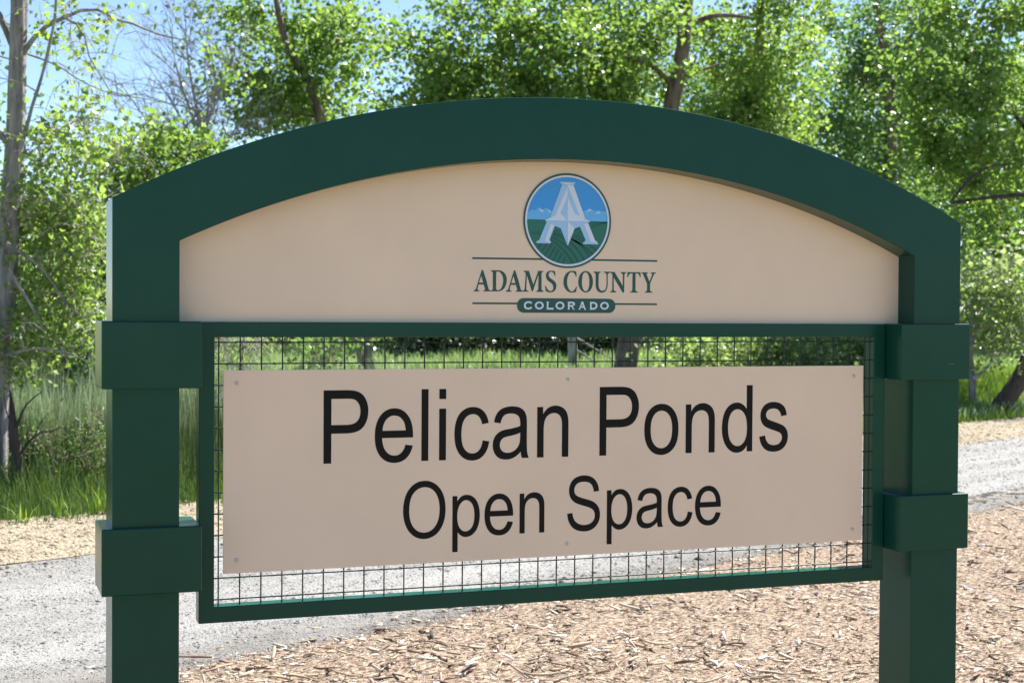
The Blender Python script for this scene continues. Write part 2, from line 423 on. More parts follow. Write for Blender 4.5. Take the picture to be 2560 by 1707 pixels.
cmats = [mat_chip(c, 'split_wood_' + w) for c, w in (((.42, .33, .24), 'tan'), ((.35, .255, .17), 'amber'), ((.66, .61, .53), 'pale'), ((.20, .13, .085), 'brown'), ((.10, .068, .05), 'dark'))]
protos = []
for i in range(15):
    k = i % 5
    Lc = (.07, .12, .05, .20, .09)[k] * random.uniform(.85, 1.2)
    me = big_chip(Lc, Lc * (.22, .13, .34, .06, .16)[k], (.008, .007, .008, .009, .010)[k], random.uniform(-.03, .03) * (Lc / .1), 40 + i)
    me.materials.append(cmats[(0, 1, 2, 3, 0, 2, 0, 1, 1, 3, 0, 4, 2, 0, 3)[i]]); protos.append(me)
P, d, s_, t_ = scatter(9000, -2, 16, -5.5, .12, 4.2, lambda s, t: mulch_h(s, np.minimum(t, 0)))
for i in np.argsort(d)[:290]:
    me = protos[int(rng.integers(15))]
    o = bpy.data.objects.new('wood_chip', me); COL.objects.link(o); o.parent = mulch
    o.location = (s_[i], t_[i], P[i, 2] + .022 + rng.uniform(0, .014))
    o.rotation_euler = (rng.normal(0, .35), rng.normal(0, .16), rng.uniform(0, 6.28)); f = rng.uniform(.5, 1.2); o.scale = (f, f, f)

# ------------------------------------------------------------------ the sign
WH, PW, PD = 1.15, .1512, .1542
WI = WH - PW
GREEN = mat_paint(); TAN = mat_panel('tan_panel', (.80, .62, .465))
sign = empty('park_sign'); tag(sign, 'green park sign with an arched top and tan name board on two square posts', 'sign')
BASE = empty                                                     # parts are built around z = H
def part(name, bm, mat, parent=None, smooth=False):
    me = from_bm(name, bm); me.transform(Matrix.Translation((0, 0, H)))
    if smooth:
        for p in me.polygons: p.use_smooth = True
    return link(name, me, mat, parent or sign)
def arc(w, ze, za, n):
    s = za - ze; R = (w * w + s * s) / (2 * s); x = np.linspace(-w, w, n)
    return [(a, za - R + math.sqrt(R * R - a * a)) for a in x]
for sg in (-1, 1):
    x0, x1 = sorted((sg * WH, sg * WI))
    part('post', box_bm(x0, x1, 0, PD, -H - .5, -.102, .0022), GREEN)
out_ = [(-WH, -.10)] + arc(WH, .2622, .5466, 97) + [(WH, -.10), (WI, -.10)] + arc(WI, .1674, .3927, 97)[::-1] + [(-WI, -.10)]
part('arch_frame', prism_bm([out_], 0, PD, .0022), GREEN)
for sg in (-1, 1):
    for zt, zb in ((-.0188, -.1734), (-.4913, -.6450)):
        x0, x1 = sorted((sg * (WH + .0246), sg * (WI - .0500)))
        part('collar', box_bm(x0, x1, -.0148, .161, zb, zt, .0032), GREEN)
XF, FY, FT, SW = WI - .0531, .0578, .0456, .0365
part('mesh_frame', prism_bm([[(-XF, -.735), (XF, -.735), (XF, -.0201), (-XF, -.0201)], [(-XF + SW, -.6969), (XF - SW, -.6969), (XF - SW, -.0566), (-XF + SW, -.0566)]], FY, FY + FT, .0018), GREEN)
WIRE = plain('wire_green', (.006, .024, .020), .4, .3)
wires = empty('wire_mesh', (0, 0, 0)); wires.parent = sign
def wire(p0, p1):
    V, F = tube([p0, tuple((a + b) / 2 for a, b in zip(p0, p1)), p1], [.0018] * 3, 6)
    V[:, 2] += H; link('wire', mesh_np('wire', V, F, True), WIRE, wires)
ym = FY + .0075; xe = XF - SW + .004
for i in range(13): wire((-xe, ym, -.0688 - i * .051), (xe, ym, -.0688 - i * .051))
for i in range(37):
    x = -.8982 + i * .05097 if i < 36 else .9010
    wire((x, ym + .0024, -.700), (x, ym + .0024, -.0530))
YP = .077
hp = [(-WI - .003, -.0204), (WI + .003, -.0204)] + [(x * 1.003, z + .003) for x, z in arc(WI, .1674, .3927, 65)[::-1]]
header = part('header_panel', prism_bm([hp], YP, YP + .012), TAN)
board = part('name_board', box_bm(-.8881, .8761, FY + .001, FY + .0052, -.6194, -.1351, .0006), TAN)

def path(s, k=1e-4, ku=None, q=5):
    """token string ('x,y' on the outline, '~x,y' a control point, '|' a new outline) to point lists"""
    cs = [[]]; ctl = None; kz = ku or k
    for t in s.split():
        if t == '|': cs.append([]); continue
        c = t[0] == '~'; x, y = (float(a) for a in t.lstrip('~').split(',')); p = np.array([x * k, y * kz])
        if c: ctl = p; continue
        if ctl is not None:
            a = cs[-1][-1]
            for i in range(1, q): f = i / q; cs[-1].append((1 - f) ** 2 * a + 2 * f * (1 - f) * ctl + f * f * p)
            ctl = None
        cs[-1].append(p)
    res = []
    for c in cs:
        o = [c[0]]
        for p in c[1:]:
            if np.linalg.norm(p - o[-1]) > 1e-6: o.append(p)
        if np.linalg.norm(o[0] - o[-1]) < 1e-6: o.pop()
        res.append(o)
    return res
def flat(contours, y, dx=0, dz=0):
    """tessellated vinyl cut-out facing -y"""
    P = [p for c in contours for p in c]
    tri = tessellate_polygon([[Vector((p[0], p[1], 0)) for p in c] for c in contours])
    V = np.array([(p[0] + dx, y, p[1] + dz + H) for p in P]); F = []
    for t in tri:
        a, b, c = (V[i] for i in t); nrm = np.cross(b - a, c - a)
        F.append(t if nrm[1] < 0 else t[::-1])
    return V, np.array(F)

# lettering of the name board: a plain sans serif
SANS = {
'P': (1366, '158,0 158,1466 711,1466 ~857,1466 934,1452 ~1042,1434 1115,1383.5 ~1188,1333 1232.5,1242 ~1277,1151 1277,1042 ~1277,855 1158,725.5 ~1039,596 728,596 352,596 352,0 | 352,769 731,769 ~919,769 998,839 ~1077,909 1077,1036 ~1077,1128 1030.5,1193.5 ~984,1259 908,1280 ~859,1293 727,1293 352,1293'),
'e': (1139, '862,342 1048,319 ~1004,156 885,66 ~766,-24 581,-24 ~348,-24 211.5,119.5 ~75,263 75,522 ~75,790 213,938 ~351,1086 571,1086 ~784,1086 919,941 ~1054,796 1054,533 1053,485 261,485 ~271,310 360,217 ~449,124 582,124 ~681,124 751,176 ~821,228 862,342 | 271,633 864,633 ~852,767 796,834 ~710,938 573,938 ~449,938 364.5,855 ~280,772 271,633'),
'l': (455, '131,0 131,1466 311,1466 311,0'),
'i': (455, '136,1259 136,1466 316,1466 316,1259 | 136,0 136,1062 316,1062 316,0'),
'c': (1024, '828,389 1005,366 ~976,183 856.5,79.5 ~737,-24 563,-24 ~345,-24 212.5,118.5 ~80,261 80,527 ~80,699 137,828 ~194,957 310.5,1021.5 ~427,1086 564,1086 ~737,1086 847,998.5 ~957,911 988,750 813,723 ~788,830 724.5,884 ~661,938 571,938 ~435,938 350,840.5 ~265,743 265,532 ~265,318 347,221 ~429,124 561,124 ~667,124 738,189 ~809,254 828,389'),
'a': (1139, '828,131 ~728,46 635.5,11 ~543,-24 437,-24 ~262,-24 168,61.5 ~74,147 74,280 ~74,358 109.5,422.5 ~145,487 202.5,526 ~260,565 332,585 ~385,599 492,612 ~710,638 813,674 814,721 ~814,831 763,876 ~694,937 558,937 ~431,937 370.5,892.5 ~310,848 281,735 105,759 ~129,872 184,941.5 ~239,1011 343,1048.5 ~447,1086 584,1086 ~720,1086 805,1054 ~890,1022 930,973.5 ~970,925 986,851 ~995,805 995,685 995,445 ~995,194 1006.5,127.5 ~1018,61 1052,0 864,0 ~836,56 828,131 | 813,533 ~715,493 519,465 ~408,449 362,429 ~316,409 291,370.5 ~266,332 266,285 ~266,213 320.5,165 ~375,117 480,117 ~584,117 665,162.5 ~746,208 784,287 ~813,348 813,467'),
'n': (1139, '135,0 135,1062 297,1062 297,911 ~414,1086 635,1086 ~731,1086 811.5,1051.5 ~892,1017 932,961 ~972,905 988,828 ~998,778 998,653 998,0 818,0 818,646 ~818,756 797,810.5 ~776,865 722.5,897.5 ~669,930 597,930 ~482,930 398.5,857 ~315,784 315,580 315,0'),
'o': (1139, '68,531 ~68,826 232,968 ~369,1086 566,1086 ~785,1086 924,942.5 ~1063,799 1063,546 ~1063,341 1001.5,223.5 ~940,106 822.5,41 ~705,-24 566,-24 ~343,-24 205.5,119 ~68,262 68,531 | 253,531 ~253,327 342,225.5 ~431,124 566,124 ~700,124 789,226 ~878,328 878,537 ~878,734 788.5,835.5 ~699,937 566,937 ~431,937 342,836 ~253,735 253,531'),
'd': (1139, '824,0 824,134 ~723,-24 527,-24 ~400,-24 293.5,46 ~187,116 128.5,241.5 ~70,367 70,530 ~70,689 123,818.5 ~176,948 282,1017 ~388,1086 519,1086 ~615,1086 690,1045.5 ~765,1005 812,940 812,1466 991,1466 991,0 | 255,530 ~255,326 341,225 ~427,124 544,124 ~662,124 744.5,220.5 ~827,317 827,515 ~827,733 743,835 ~659,937 536,937 ~416,937 335.5,839 ~255,741 255,530'),
's': (1024, '63,317 241,345 ~256,238 324.5,181 ~393,124 516,124 ~640,124 700,174.5 ~760,225 760,293 ~760,354 707,389 ~670,413 523,450 ~325,500 248.5,536.5 ~172,573 132.5,637.5 ~93,702 93,780 ~93,851 125.5,911.5 ~158,972 214,1012 ~256,1043 328.5,1064.5 ~401,1086 484,1086 ~609,1086 703.5,1050 ~798,1014 843,952.5 ~888,891 905,788 729,764 ~717,846 659.5,892 ~602,938 497,938 ~373,938 320,897 ~267,856 267,801 ~267,766 289,738 ~311,709 358,690 ~385,680 517,644 ~708,593 783.5,560.5 ~859,528 902,466 ~945,404 945,312 ~945,222 892.5,142.5 ~840,63 741,19.5 ~642,-24 517,-24 ~310,-24 201.5,62 ~93,148 63,317'),
'O': (1593, '99,714 ~99,1079 295,1285.5 ~491,1492 801,1492 ~1004,1492 1167,1395 ~1330,1298 1415.5,1124.5 ~1501,951 1501,731 ~1501,508 1411,332 ~1321,156 1156,65.5 ~991,-25 800,-25 ~593,-25 430,75 ~267,175 183,348 ~99,521 99,714 | 299,711 ~299,446 441.5,293.5 ~584,141 799,141 ~1018,141 1159.5,295 ~1301,449 1301,732 ~1301,911 1240.5,1044.5 ~1180,1178 1063.5,1251.5 ~947,1325 802,1325 ~596,1325 447.5,1183.5 ~299,1042 299,711'),
'p': (1139, '135,-407 135,1062 299,1062 299,924 ~357,1005 430,1045.5 ~503,1086 607,1086 ~743,1086 847,1016 ~951,946 1004,818.5 ~1057,691 1057,539 ~1057,376 998.5,245.5 ~940,115 828.5,45.5 ~717,-24 594,-24 ~504,-24 432.5,14 ~361,52 315,110 315,-407 | 298,525 ~298,320 381,222 ~464,124 582,124 ~702,124 787.5,225.5 ~873,327 873,540 ~873,743 789.5,844 ~706,945 590,945 ~475,945 386.5,837.5 ~298,730 298,525'),
'S': (1366, '92,471 275,487 ~288,377 335.5,306.5 ~383,236 483,192.5 ~583,149 708,149 ~819,149 904,182 ~989,215 1030.5,272.5 ~1072,330 1072,398 ~1072,467 1032,518.5 ~992,570 900,605 ~841,628 639,676.5 ~437,725 356,768 ~251,823 199.5,904.5 ~148,986 148,1087 ~148,1198 211,1294.5 ~274,1391 395,1441 ~516,1491 664,1491 ~827,1491 951.5,1438.5 ~1076,1386 1143,1284 ~1210,1182 1215,1053 1029,1039 ~1014,1178 927.5,1249 ~841,1320 672,1320 ~496,1320 415.5,1255.5 ~335,1191 335,1100 ~335,1021 392,970 ~448,919 684.5,865.5 ~921,812 1009,772 ~1137,713 1198,622.5 ~1259,532 1259,414 ~1259,297 1192,193.5 ~1125,90 999.5,32.5 ~874,-25 717,-25 ~518,-25 383.5,33 ~249,91 172.5,207.5 ~96,324 92,471'),
}
INK = plain('black_vinyl', (.006, .005, .0055), .45, .16)
for text, x, z, kx, kz in (('Pelican Ponds', -.6620, -.3637, 1.00005e-4, 1.2155e-4), ('Open Space', -.4526, -.5561, .78733e-4, .9575e-4)):
    for c in text:
        if c == ' ': x += 569 * kx; continue
        adv, g = SANS[c]; ct = path(g, kx, kz)
        if c == 'i':
            parts_ = [flat([k], FY + .0006, x, z) for k in ct]; V, F = join(parts_)
        else: V, F = flat(ct, FY + .0006, x, z)
        link('letter', mesh_np('letter', V, F), INK, board); x += adv * kx
STEEL = plain('screw_steel', (.60, .54, .47), .4, .5); STEEL.node_tree.nodes['Principled BSDF'].inputs['Metallic'].default_value = .45
DARK = plain('screw_recess', (.10, .09, .085), .6)
for x, z in ((-.8564, -.1663), (-.0068, -.1663), (.8444, -.1645), (-.8554, -.5879), (-.0065, -.588), (.845, -.5879)):
    bm = bmesh.new(); bmesh.ops.create_uvsphere(bm, u_segments=16, v_segments=8, radius=.0058)
    for v in bm.verts: v.co = Vector((x + v.co.x, FY + .0012 + v.co.y * .42, z + v.co.z))
    o = part('screw', bm, STEEL, board, True)
    V, F = flat([[np.array([x + 0.0014 * math.cos(a), z + 0.0014 * math.sin(a)]) for a in np.linspace(0, 6.283, 7)[:-1]]], FY - .00155)
    me = o.data; b2 = bmesh.new(); b2.from_mesh(me); vs = [b2.verts.new(v) for v in V]; me.materials.append(DARK)
    for f in F: b2.faces.new([vs[i] for i in f]).material_index = 1
    b2.to_mesh(me); b2.free()

# the small scratch on the right upper collar
V, F = flat([[np.array(p) for p in ((1.101, -.1290), (1.122, -.1283), (1.1225, -.1293), (1.102, -.1299))]], -.0152)
link('scratch', mesh_np('scratch', V, F), plain('scratched_paint', (.10, .20, .17), .6), sign)

# county crest and lettering of the header panel
VG = plain('dark_green_vinyl', (.006, .075, .062), .4); FG = plain('field_green_vinyl', (.010, .15, .105), .4); FD = plain('furrow_green_vinyl', (.006, .085, .068), .4)
SK = plain('sky_blue_vinyl', (.045, .32, .78), .4); MT = plain('mountain_blue_vinyl', (.13, .46, .85), .4); LB = plain('light_blue_vinyl', (.34, .58, .86), .4); WV = plain('white_vinyl', (.66, .72, .84), .4)
def disc(cx, cz, r, n=72, a0=0, a1=2 * math.pi):
    return [np.array([cx + r * math.cos(a), cz + r * math.sin(a)]) for a in np.linspace(a0, a1, n, endpoint=abs(a1 - a0) < 6.2)]
CX, CZ = -.0038, .2428
layers = []
def lay(k, ct, mat): layers.append((flat(ct, YP - .0004 - .0003 * k), mat))
lay(0, [disc(CX, CZ, .1135)], SK)
E_ = {}
SERIF=[('A', '-2346,1133 -2327,1126 -2238,872 -2185,671 ~-2168,619 -2130,615 -2129,591 -2315,589 ~-2323,600 -2315,610 ~-2274,618 -2272,644 -2311,762 -2447,761 -2473,657 ~-2478,621 -2432,611 ~-2419,600 -2430,588 -2574,587 ~-2587,597 -2571,610 ~-2528,621 -2509,672 -2365,1125 ~-2357,1133 -2346,1133 | -2375,983 -2325,811 -2434,810'),
('D', '-2119,1124 -1913,1127 ~-1787,1125 -1726,1023 ~-1690,961 -1689,884 ~-1689,811 -1724,728 ~-1789,596 -1921,593 -2135,591 -2135,612 ~-2069,615 -2064,657 -2067,1055 ~-2070,1093 -2111,1100 ~-2127,1111 -2119,1124 | -1976,1056 ~-1976,1095 -1946,1095 ~-1864,1095 -1822,1011 ~-1786,950 -1785,867 ~-1788,789 -1820,706 ~-1861,623 -1927,622 ~-1973,621 -1977,678'),
('A', '-1480,1136 -1460,1128 -1370,872 -1316,670 ~-1299,618 -1260,613 -1260,590 -1448,588 ~-1457,598 -1448,609 ~-1407,617 -1404,643 -1444,762 -1582,760 -1609,656 ~-1613,620 -1567,610 ~-1554,599 -1565,587 -1711,585 ~-1725,595 -1708,609 ~-1664,619 -1645,671 -1499,1128 ~-1491,1136 -1480,1136 | -1509,985 -1458,811 -1569,810'),
('M', '-1236,1126 -1097,1126 ~-1086,1123 -1083,1108 -966,775 -837,1122 ~-834,1130 -823,1130 -694,1126 ~-686,1114 -697,1105 ~-742,1097 -744,1063 -742,671 ~-736,626 -691,616 ~-677,603 -688,592 -881,590 ~-890,604 -876,616 ~-834,625 -830,670 -829,1030 -979,606 ~-993,595 -1010,605 -1146,1021 -1158,661 ~-1149,622 -1105,617 ~-1085,607 -1099,595 -1266,593 -1266,616 ~-1210,621 -1200,671 -1177,1041 ~-1183,1093 -1225,1103 ~-1244,1113 -1236,1126'),
('S', '-374,1123 -359,1016 ~-370,997 -384,1008 ~-407,1107 -483,1109 ~-545,1105 -548,1024 ~-542,966 -468,925 ~-329,859 -331,749 ~-341,583 -499,581 ~-561,580 -623,612 -644,737 ~-636,750 -619,743 ~-576,618 -488,615 ~-415,617 -416,711 ~-416,795 -524,851 ~-625,908 -626,1012 ~-616,1135 -475,1139 ~-424,1140 -374,1123'),
('C', '220,1124 229,1006 ~215,987 201,1003 ~174,1108 92,1112 ~26,1108 -7,1016 ~-38,941 -37,857 ~-37,773 -2,700 ~41,613 98,614 ~167,615 217,734 ~234,739 240,729 215,602 ~161,583 93,582 ~-15,584 -78,667 ~-138,746 -139,851 ~-140,972 -75,1057 ~-8,1139 111,1144 ~168,1144 220,1124'),
('O', '276,856 ~275,977 334,1068 ~397,1138 485,1144 ~574,1141 629,1067 ~686,983 687,866 ~688,755 630,664 ~573,590 487,584 ~401,588 337,666 ~277,750 276,856 | 377,857 ~376,968 403,1048 ~431,1107 477,1109 ~529,1108 558,1039 ~587,965 588,860 ~589,759 561,685 ~532,618 492,618 ~441,617 409,683 ~378,757 377,857'),
('U', '701,1131 899,1131 ~911,1121 900,1110 ~851,1104 848,1054 847,804 ~851,709 883,672 ~912,636 958,637 ~1016,639 1045,685 ~1072,727 1072,807 1070,1057 ~1064,1102 1004,1110 ~986,1122 998,1134 1165,1135 1166,1108 ~1111,1102 1105,1057 1104,807 ~1102,701 1056,642 ~1011,589 935,588 ~860,587 814,640 ~764,697 764,803 762,1052 ~756,1100 707,1107 ~692,1120 701,1131'),
('N', '1165,1133 1286,1132 ~1300,1129 1309,1113 1536,772 1534,1053 ~1524,1106 1472,1108 ~1460,1121 1472,1132 1629,1132 ~1638,1121 1627,1110 ~1583,1104 1580,1053 1575,599 1534,593 1272,990 1278,676 ~1290,629 1345,621 ~1357,608 1345,597 1182,597 ~1171,609 1185,620 ~1232,625 1237,676 1237,1054 ~1228,1104 1165,1106'),
('T', '1667,1133 2040,1134 2047,1009 ~2032,998 2020,1011 ~2002,1099 1940,1101 1899,1100 1900,672 ~1909,630 1962,622 ~1977,611 1965,599 1751,599 ~1739,612 1756,622 ~1806,631 1809,677 1811,1099 1782,1099 ~1700,1095 1692,1007 ~1677,996 1662,1006'),
('Y', '2069,1134 2249,1133 ~2261,1122 2249,1112 ~2211,1107 2220,1078 2301,891 2380,1075 ~2385,1105 2338,1113 ~2326,1125 2338,1134 2489,1134 ~2498,1122 2483,1114 ~2441,1108 2424,1070 2322,843 2321,671 ~2330,631 2381,624 ~2395,610 2384,601 2174,600 ~2162,613 2180,623 ~2230,633 2233,676 2232,837 2117,1077 ~2102,1106 2075,1112 ~2060,1121 2069,1134')]
COPPER=[('C', '-999,323 -1021,282 ~-1066,307 -1105,307 ~-1172,304 -1173,242 ~-1171,181 -1104,182 ~-1059,182 -1026,216 -998,174 ~-1048,140 -1109,140 ~-1221,145 -1225,241 ~-1222,343 -1105,349 ~-1044,349 -999,323'),
('O', '-679,245 -688,206 -715,172 -755,150 -802,142 -849,149 -889,171 -916,204 -926,244 -917,283 -890,316 -850,339 -803,347 -756,339 -716,318 -689,284 | -729,245 -734,222 -750,202 -774,189 -802,184 -831,188 -855,201 -871,221 -877,244 -871,267 -855,287 -831,300 -803,305 -775,301 -751,288 -734,268'),
('L', '-607,342 -528,343 ~-551,332 -550,316 -553,183 -442,186 ~-426,188 -418,197 -408,139 -611,143 ~-594,154 -594,169 -595,316 ~-596,332 -607,342'),
('O', '-107,246 -116,207 -143,173 -183,150 -231,142 -279,150 -319,172 -346,205 -356,244 -347,284 -320,317 -280,340 -232,348 -185,341 -144,319 -117,285 | -157,246 -162,222 -178,202 -203,189 -231,184 -260,189 -284,202 -300,221 -306,245 -301,268 -285,288 -261,301 -232,306 -203,302 -179,289 -163,269'),
('R', '-25,345 100,346 ~186,343 186,290 ~186,243 118,232 159,169 ~170,153 193,146 119,145 ~130,156 119,169 78,223 33,223 33,173 ~36,155 47,145 -23,145 ~-12,155 -10,173 -11,315 ~-13,336 -25,345 | 32,303 106,303 ~137,301 137,283 ~137,264 107,261 33,261'),
('A', '351,348 426,348 418,334 478,176 ~488,158 507,145 433,144 ~447,158 444,171 435,194 341,193 332,170 ~328,157 341,144 273,143 ~296,157 303,175 365,329 | 386,287 412,234 359,233'),
('D', '598,346 695,347 ~816,343 817,247 ~812,150 697,146 599,145 ~611,156 610,172 609,320 ~609,336 598,346 | 652,304 696,305 ~765,300 765,247 ~763,192 697,191 653,191'),
('O', '1139,249 1130,210 1104,177 1064,155 1016,147 969,154 929,176 902,209 892,248 901,287 928,320 968,342 1015,351 1062,343 1103,321 1130,288 | 1090,249 1084,226 1068,206 1044,193 1016,188 988,192 964,205 947,225 942,248 947,271 963,291 987,304 1015,309 1043,305 1068,292 1084,272')]
EMBLEM=dict(mount='-1154,2413 -1155,2599 -1038,2687 -929,2673 -839,2760 -711,2705 -620,2750 -474,2669 411,2685 578,2776 728,2703 840,2727 925,2696 1077,2713 1079,2433',
field='-1154,2418 1079,2433 1079,2368 979,1762 608,1376 -41,1301 -684,1389 -1050,1755 -1153,2227',
cap1='-839,2723 -671,2655 -756,2636',
cap2='-602,2708 -501,2651 -501,2617 -546,2636',
cap3='569,2746 644,2714 557,2698 471,2639',
cap4='822,2688 893,2652 803,2640 721,2605',
serif='-259,3424 178,3428 147,3370 119,3344 -47,3336 -203,3345 -244,3382',
serif_lit='-213,3406 137,3407 -38,3347',
m1='-203,3345 -43,3330 -43,3295 -385,2556 -669,2426 -527,2494',
l1='-43,3321 -41,3057 -235,2625 -59,2430 -673,2426 -381,2556',
m2='-45,3057 -36,2430 -59,2430 -235,2621',
l2='-41,3057 152,2622 301,2554 441,2489 600,2431 -36,2425',
m3='-43,3326 301,2554 152,2622 -41,3057',
l3='-38,3340 119,3344 460,2472 301,2554 -41,3326',
low='-673,2426 -36,2430 600,2431 507,2384 303,2288 155,2233 -32,1785 -232,2232 -388,2288 -618,2390',
l4='-36,2417 155,2233 -32,1785',
leg1='-618,2390 -388,2288 -523,1953 -523,1902 -495,1886 -510,1834 -905,1840 -887,1886 -815,1921',
l5='-508,2336 -407,2305 -569,1918 -505,1882 -513,1860 -678,1902',
leg2='303,2288 535,2397 734,1938 790,1913 828,1837 394,1836 399,1879 458,1915 458,1966',
l6='414,2351 522,2385 734,1929 806,1862 604,1913')
FURROWS=[('-859,1700 -760,1821',30),
('-758,1608 -596,1824',30),
('-666,1517 -458,1827',32),
('-565,1433 -366,1761',32),
('-446,1376 -269,1694',34),
('-317,1344 -176,1602',34),
('-170,1316 -89,1493',34),
('-523,1945 ~-136,1740 125,1334',34),
('-505,2013 ~29,1829 273,1362',34),
('-433,2066 ~213,1901 430,1416',32),
('-433,2108 ~324,2006 579,1505',30),
('65,1949 ~474,1821 672,1558',30),
('101,2018 ~548,1874 774,1672',28),
('138,2070 ~342,2024 473,1932',22),
('-1052,2108 -762,2131',10),
('-998,2090 -761,2067',14),
('-433,2137 ~-268,2155 -213,2199',14),
('619,2322 ~787,2395 1068,2419',16),
('620,2262 ~843,2362 1068,2411',18),
('581,2364 ~693,2410 824,2422',12),
('156,2173 303,2254',18),
('230,2090 341,2161',18),
('323,2057 406,2128',16)]
RULES=['-2600,1423 -715,1430',
'632,1434 2505,1437',
'-2593,287 -1370,290',
'1303,296 2507,298']
PILL='-1411,244 ~-1412,320 -1371,364 ~-1313,429 -1221,430 1133,432 ~1230,431 1279,374 ~1327,319 1328,252 ~1329,174 1276,119 ~1221,58 1124,60 -1218,54 ~-1311,56 -1364,114 ~-1411,168 -1411,244'
for k, v in EMBLEM.items(): E_[k] = path(v)
lay(1, E_['mount'], MT)
for k in ('cap1', 'cap2', 'cap3', 'cap4'): lay(2, E_[k], WV)
lay(2, [disc(CX, CZ, .1135, 40, math.pi - .012, 2 * math.pi + .004)], FG)
def stroke(s, w):
    c = np.array(path(s, q=9)[0]); t = np.gradient(c, axis=0); t /= np.linalg.norm(t, axis=1)[:, None]; nn = np.stack([-t[:, 1], t[:, 0]], 1) * (w * 1.84e-4 / 2)
    taper = np.linspace(.8, 1.1, len(c))[:, None]
    return [list(c + nn * taper) + list((c - nn * taper)[::-1])]
for s, w in FURROWS: lay(3, stroke(s, w), FD)
for k in ('serif', 'm1', 'low', 'leg1', 'leg2'): lay(4, E_[k], LB)
for k in ('l1', 'l3', 'l2'): lay(5, E_[k], WV)
for k in ('m2', 'm3'): lay(6, E_[k], LB)
for k in ('serif_lit', 'l4', 'l5', 'l6'): lay(6, E_[k], WV)
lay(5, [disc(CX, CZ, .1173), disc(CX, CZ, .1120)], WV)
lay(6, [disc(CX, CZ, .1218), disc(CX, CZ, .1170)], VG)
mats_ = []; V_, F_, ix, off = [], [], [], 0
for (V, F), m in layers:
    if m not in mats_: mats_.append(m)
    V_.append(V); F_.append(F + off); ix += [mats_.index(m)] * len(F); off += len(V)
me = mesh_np('crest', np.concatenate(V_), np.concatenate(F_))
for m in mats_: me.materials.append(m)
me.polygons.foreach_set('material_index', np.array(ix, np.int32))
link('crest', me, None, header)
for c, s in SERIF: link('letter', mesh_np('letter', *flat(path(s), YP - .0005)), VG, header)
for s in RULES:
    a, b = path(s)[0]; r = .0023
    ct = [np.array([b[0] + r * math.sin(t), b[1] + r * math.cos(t)]) for t in np.linspace(0, math.pi, 7)] + [np.array([a[0] - r * math.sin(t), a[1] - r * math.cos(t)]) for t in np.linspace(0, math.pi, 7)]
    link('rule', mesh_np('rule', *flat([ct], YP - .0004)), VG, header)
link('badge', mesh_np('badge', *flat(path(PILL), YP - .0006)), VG, header)
for c, s in COPPER: link('letter', mesh_np('letter', *flat(path(s), YP - .0010)), WV, header)

# ------------------------------------------------------------------ trees
BARK_GREY = mat_bark('grey_cottonwood_bark', (.045, .040, .042), (.36, .34, .335), 1.5)
BARK_BROWN = mat_bark('brown_bark', (.05, .035, .026), (.24, .18, .14))
BARK_DARK = mat_bark('dark_bark', (.022, .017, .015), (.10, .08, .068))
TWIG = mat_bark('pale_dry_twig', (.24, .20, .17), (.48, .42, .37), 3)
TWIG_BROWN = mat_bark('brown_twig', (.09, .065, .05), (.26, .20, .155), 3)
TWIG_GREY = mat_bark('weathered_grey_twig', (.16, .145, .145), (.40, .37, .37), 3)
LEAF_A = mat_leaf('cottonwood_leaf', (0.067, .130, 0.032), (0.120, .200, 0.049), (0.177, .260, 0.080), .50)
LEAF_B = mat_leaf('bright_cottonwood_leaf', (0.086, .155, 0.037), (0.144, .225, 0.056), (0.201, .275, 0.090), .52)
LEAF_C = mat_leaf('deep_green_leaf', (0.040, .096, 0.034), (0.076, .150, 0.051), (0.129, .205, 0.076), .48)
LEAF_D = mat_leaf('willow_leaf', (0.105, .170, 0.061), (0.158, .230, 0.091), (0.211, .270, 0.134), .52)

LEAF4 = (np.array([[0, 0, 0], [.34, .40, .10], [1, 0, -.05], [.34, -.40, .10]]), [np.array([[0, 1, 2], [0, 2, 3]])])
LEAF8 = (np.array([[0, 0, 0], [-.09, .20, .04], [.03, .40, .08], [.26, .45, .08], [.60, .25, .03], [1, 0, -.10], [.60, -.25, .03], [.26, -.45, .08], [.03, -.40, .08], [-.09, -.20, .04]]),
         [np.array([[0, i, i + 1] for i in range(1, 9)])])
WILLOW = (np.array([[0, 0, 0], [.4, .11, .03], [1, 0, -.08], [.4, -.11, .03]]), [np.array([[0, 1, 2], [0, 2, 3]])])

def leaf_frames(n, hang=.55):
    """leaf blades: stems droop, faces turn every way"""
    yaw = rng.uniform(0, 6.283, n); pit = rng.normal(-.5 * hang, .6, n); roll = rng.normal(0, 1.0, n)
    return rot_frames(yaw, pit, roll)
def leaves_mesh(name, P, size, shape, hang=.55):
    n = len(P); a, b, c = leaf_frames(n, hang); L, F = shape; sz = (size * rng.uniform(.6, 1.25, n))[:, None, None]
    V = P[:, None] + sz * (L[None, :, 0, None] * a[:, None] + L[None, :, 1, None] * b[:, None] + L[None, :, 2, None] * c[:, None])
    k = len(L); F = [(f[None] + k * np.arange(n)[:, None, None]).reshape(-1, f.shape[1]) for f in F]
    return mesh_np(name, V.reshape(-1, 3), F)

def curve_pts(a, b, n, sag=.0, wob=.05):
    t = np.linspace(0, 1, n)[:, None]; L = np.linalg.norm(b - a)
    P = a + (b - a) * t; w = np.sin(np.pi * t)
    return P + w * np.array([0, 0, sag * L]) + w * rng.normal(0, wob * L, 3) + np.sin(2 * np.pi * t) * rng.normal(0, wob * .5 * L, 3)

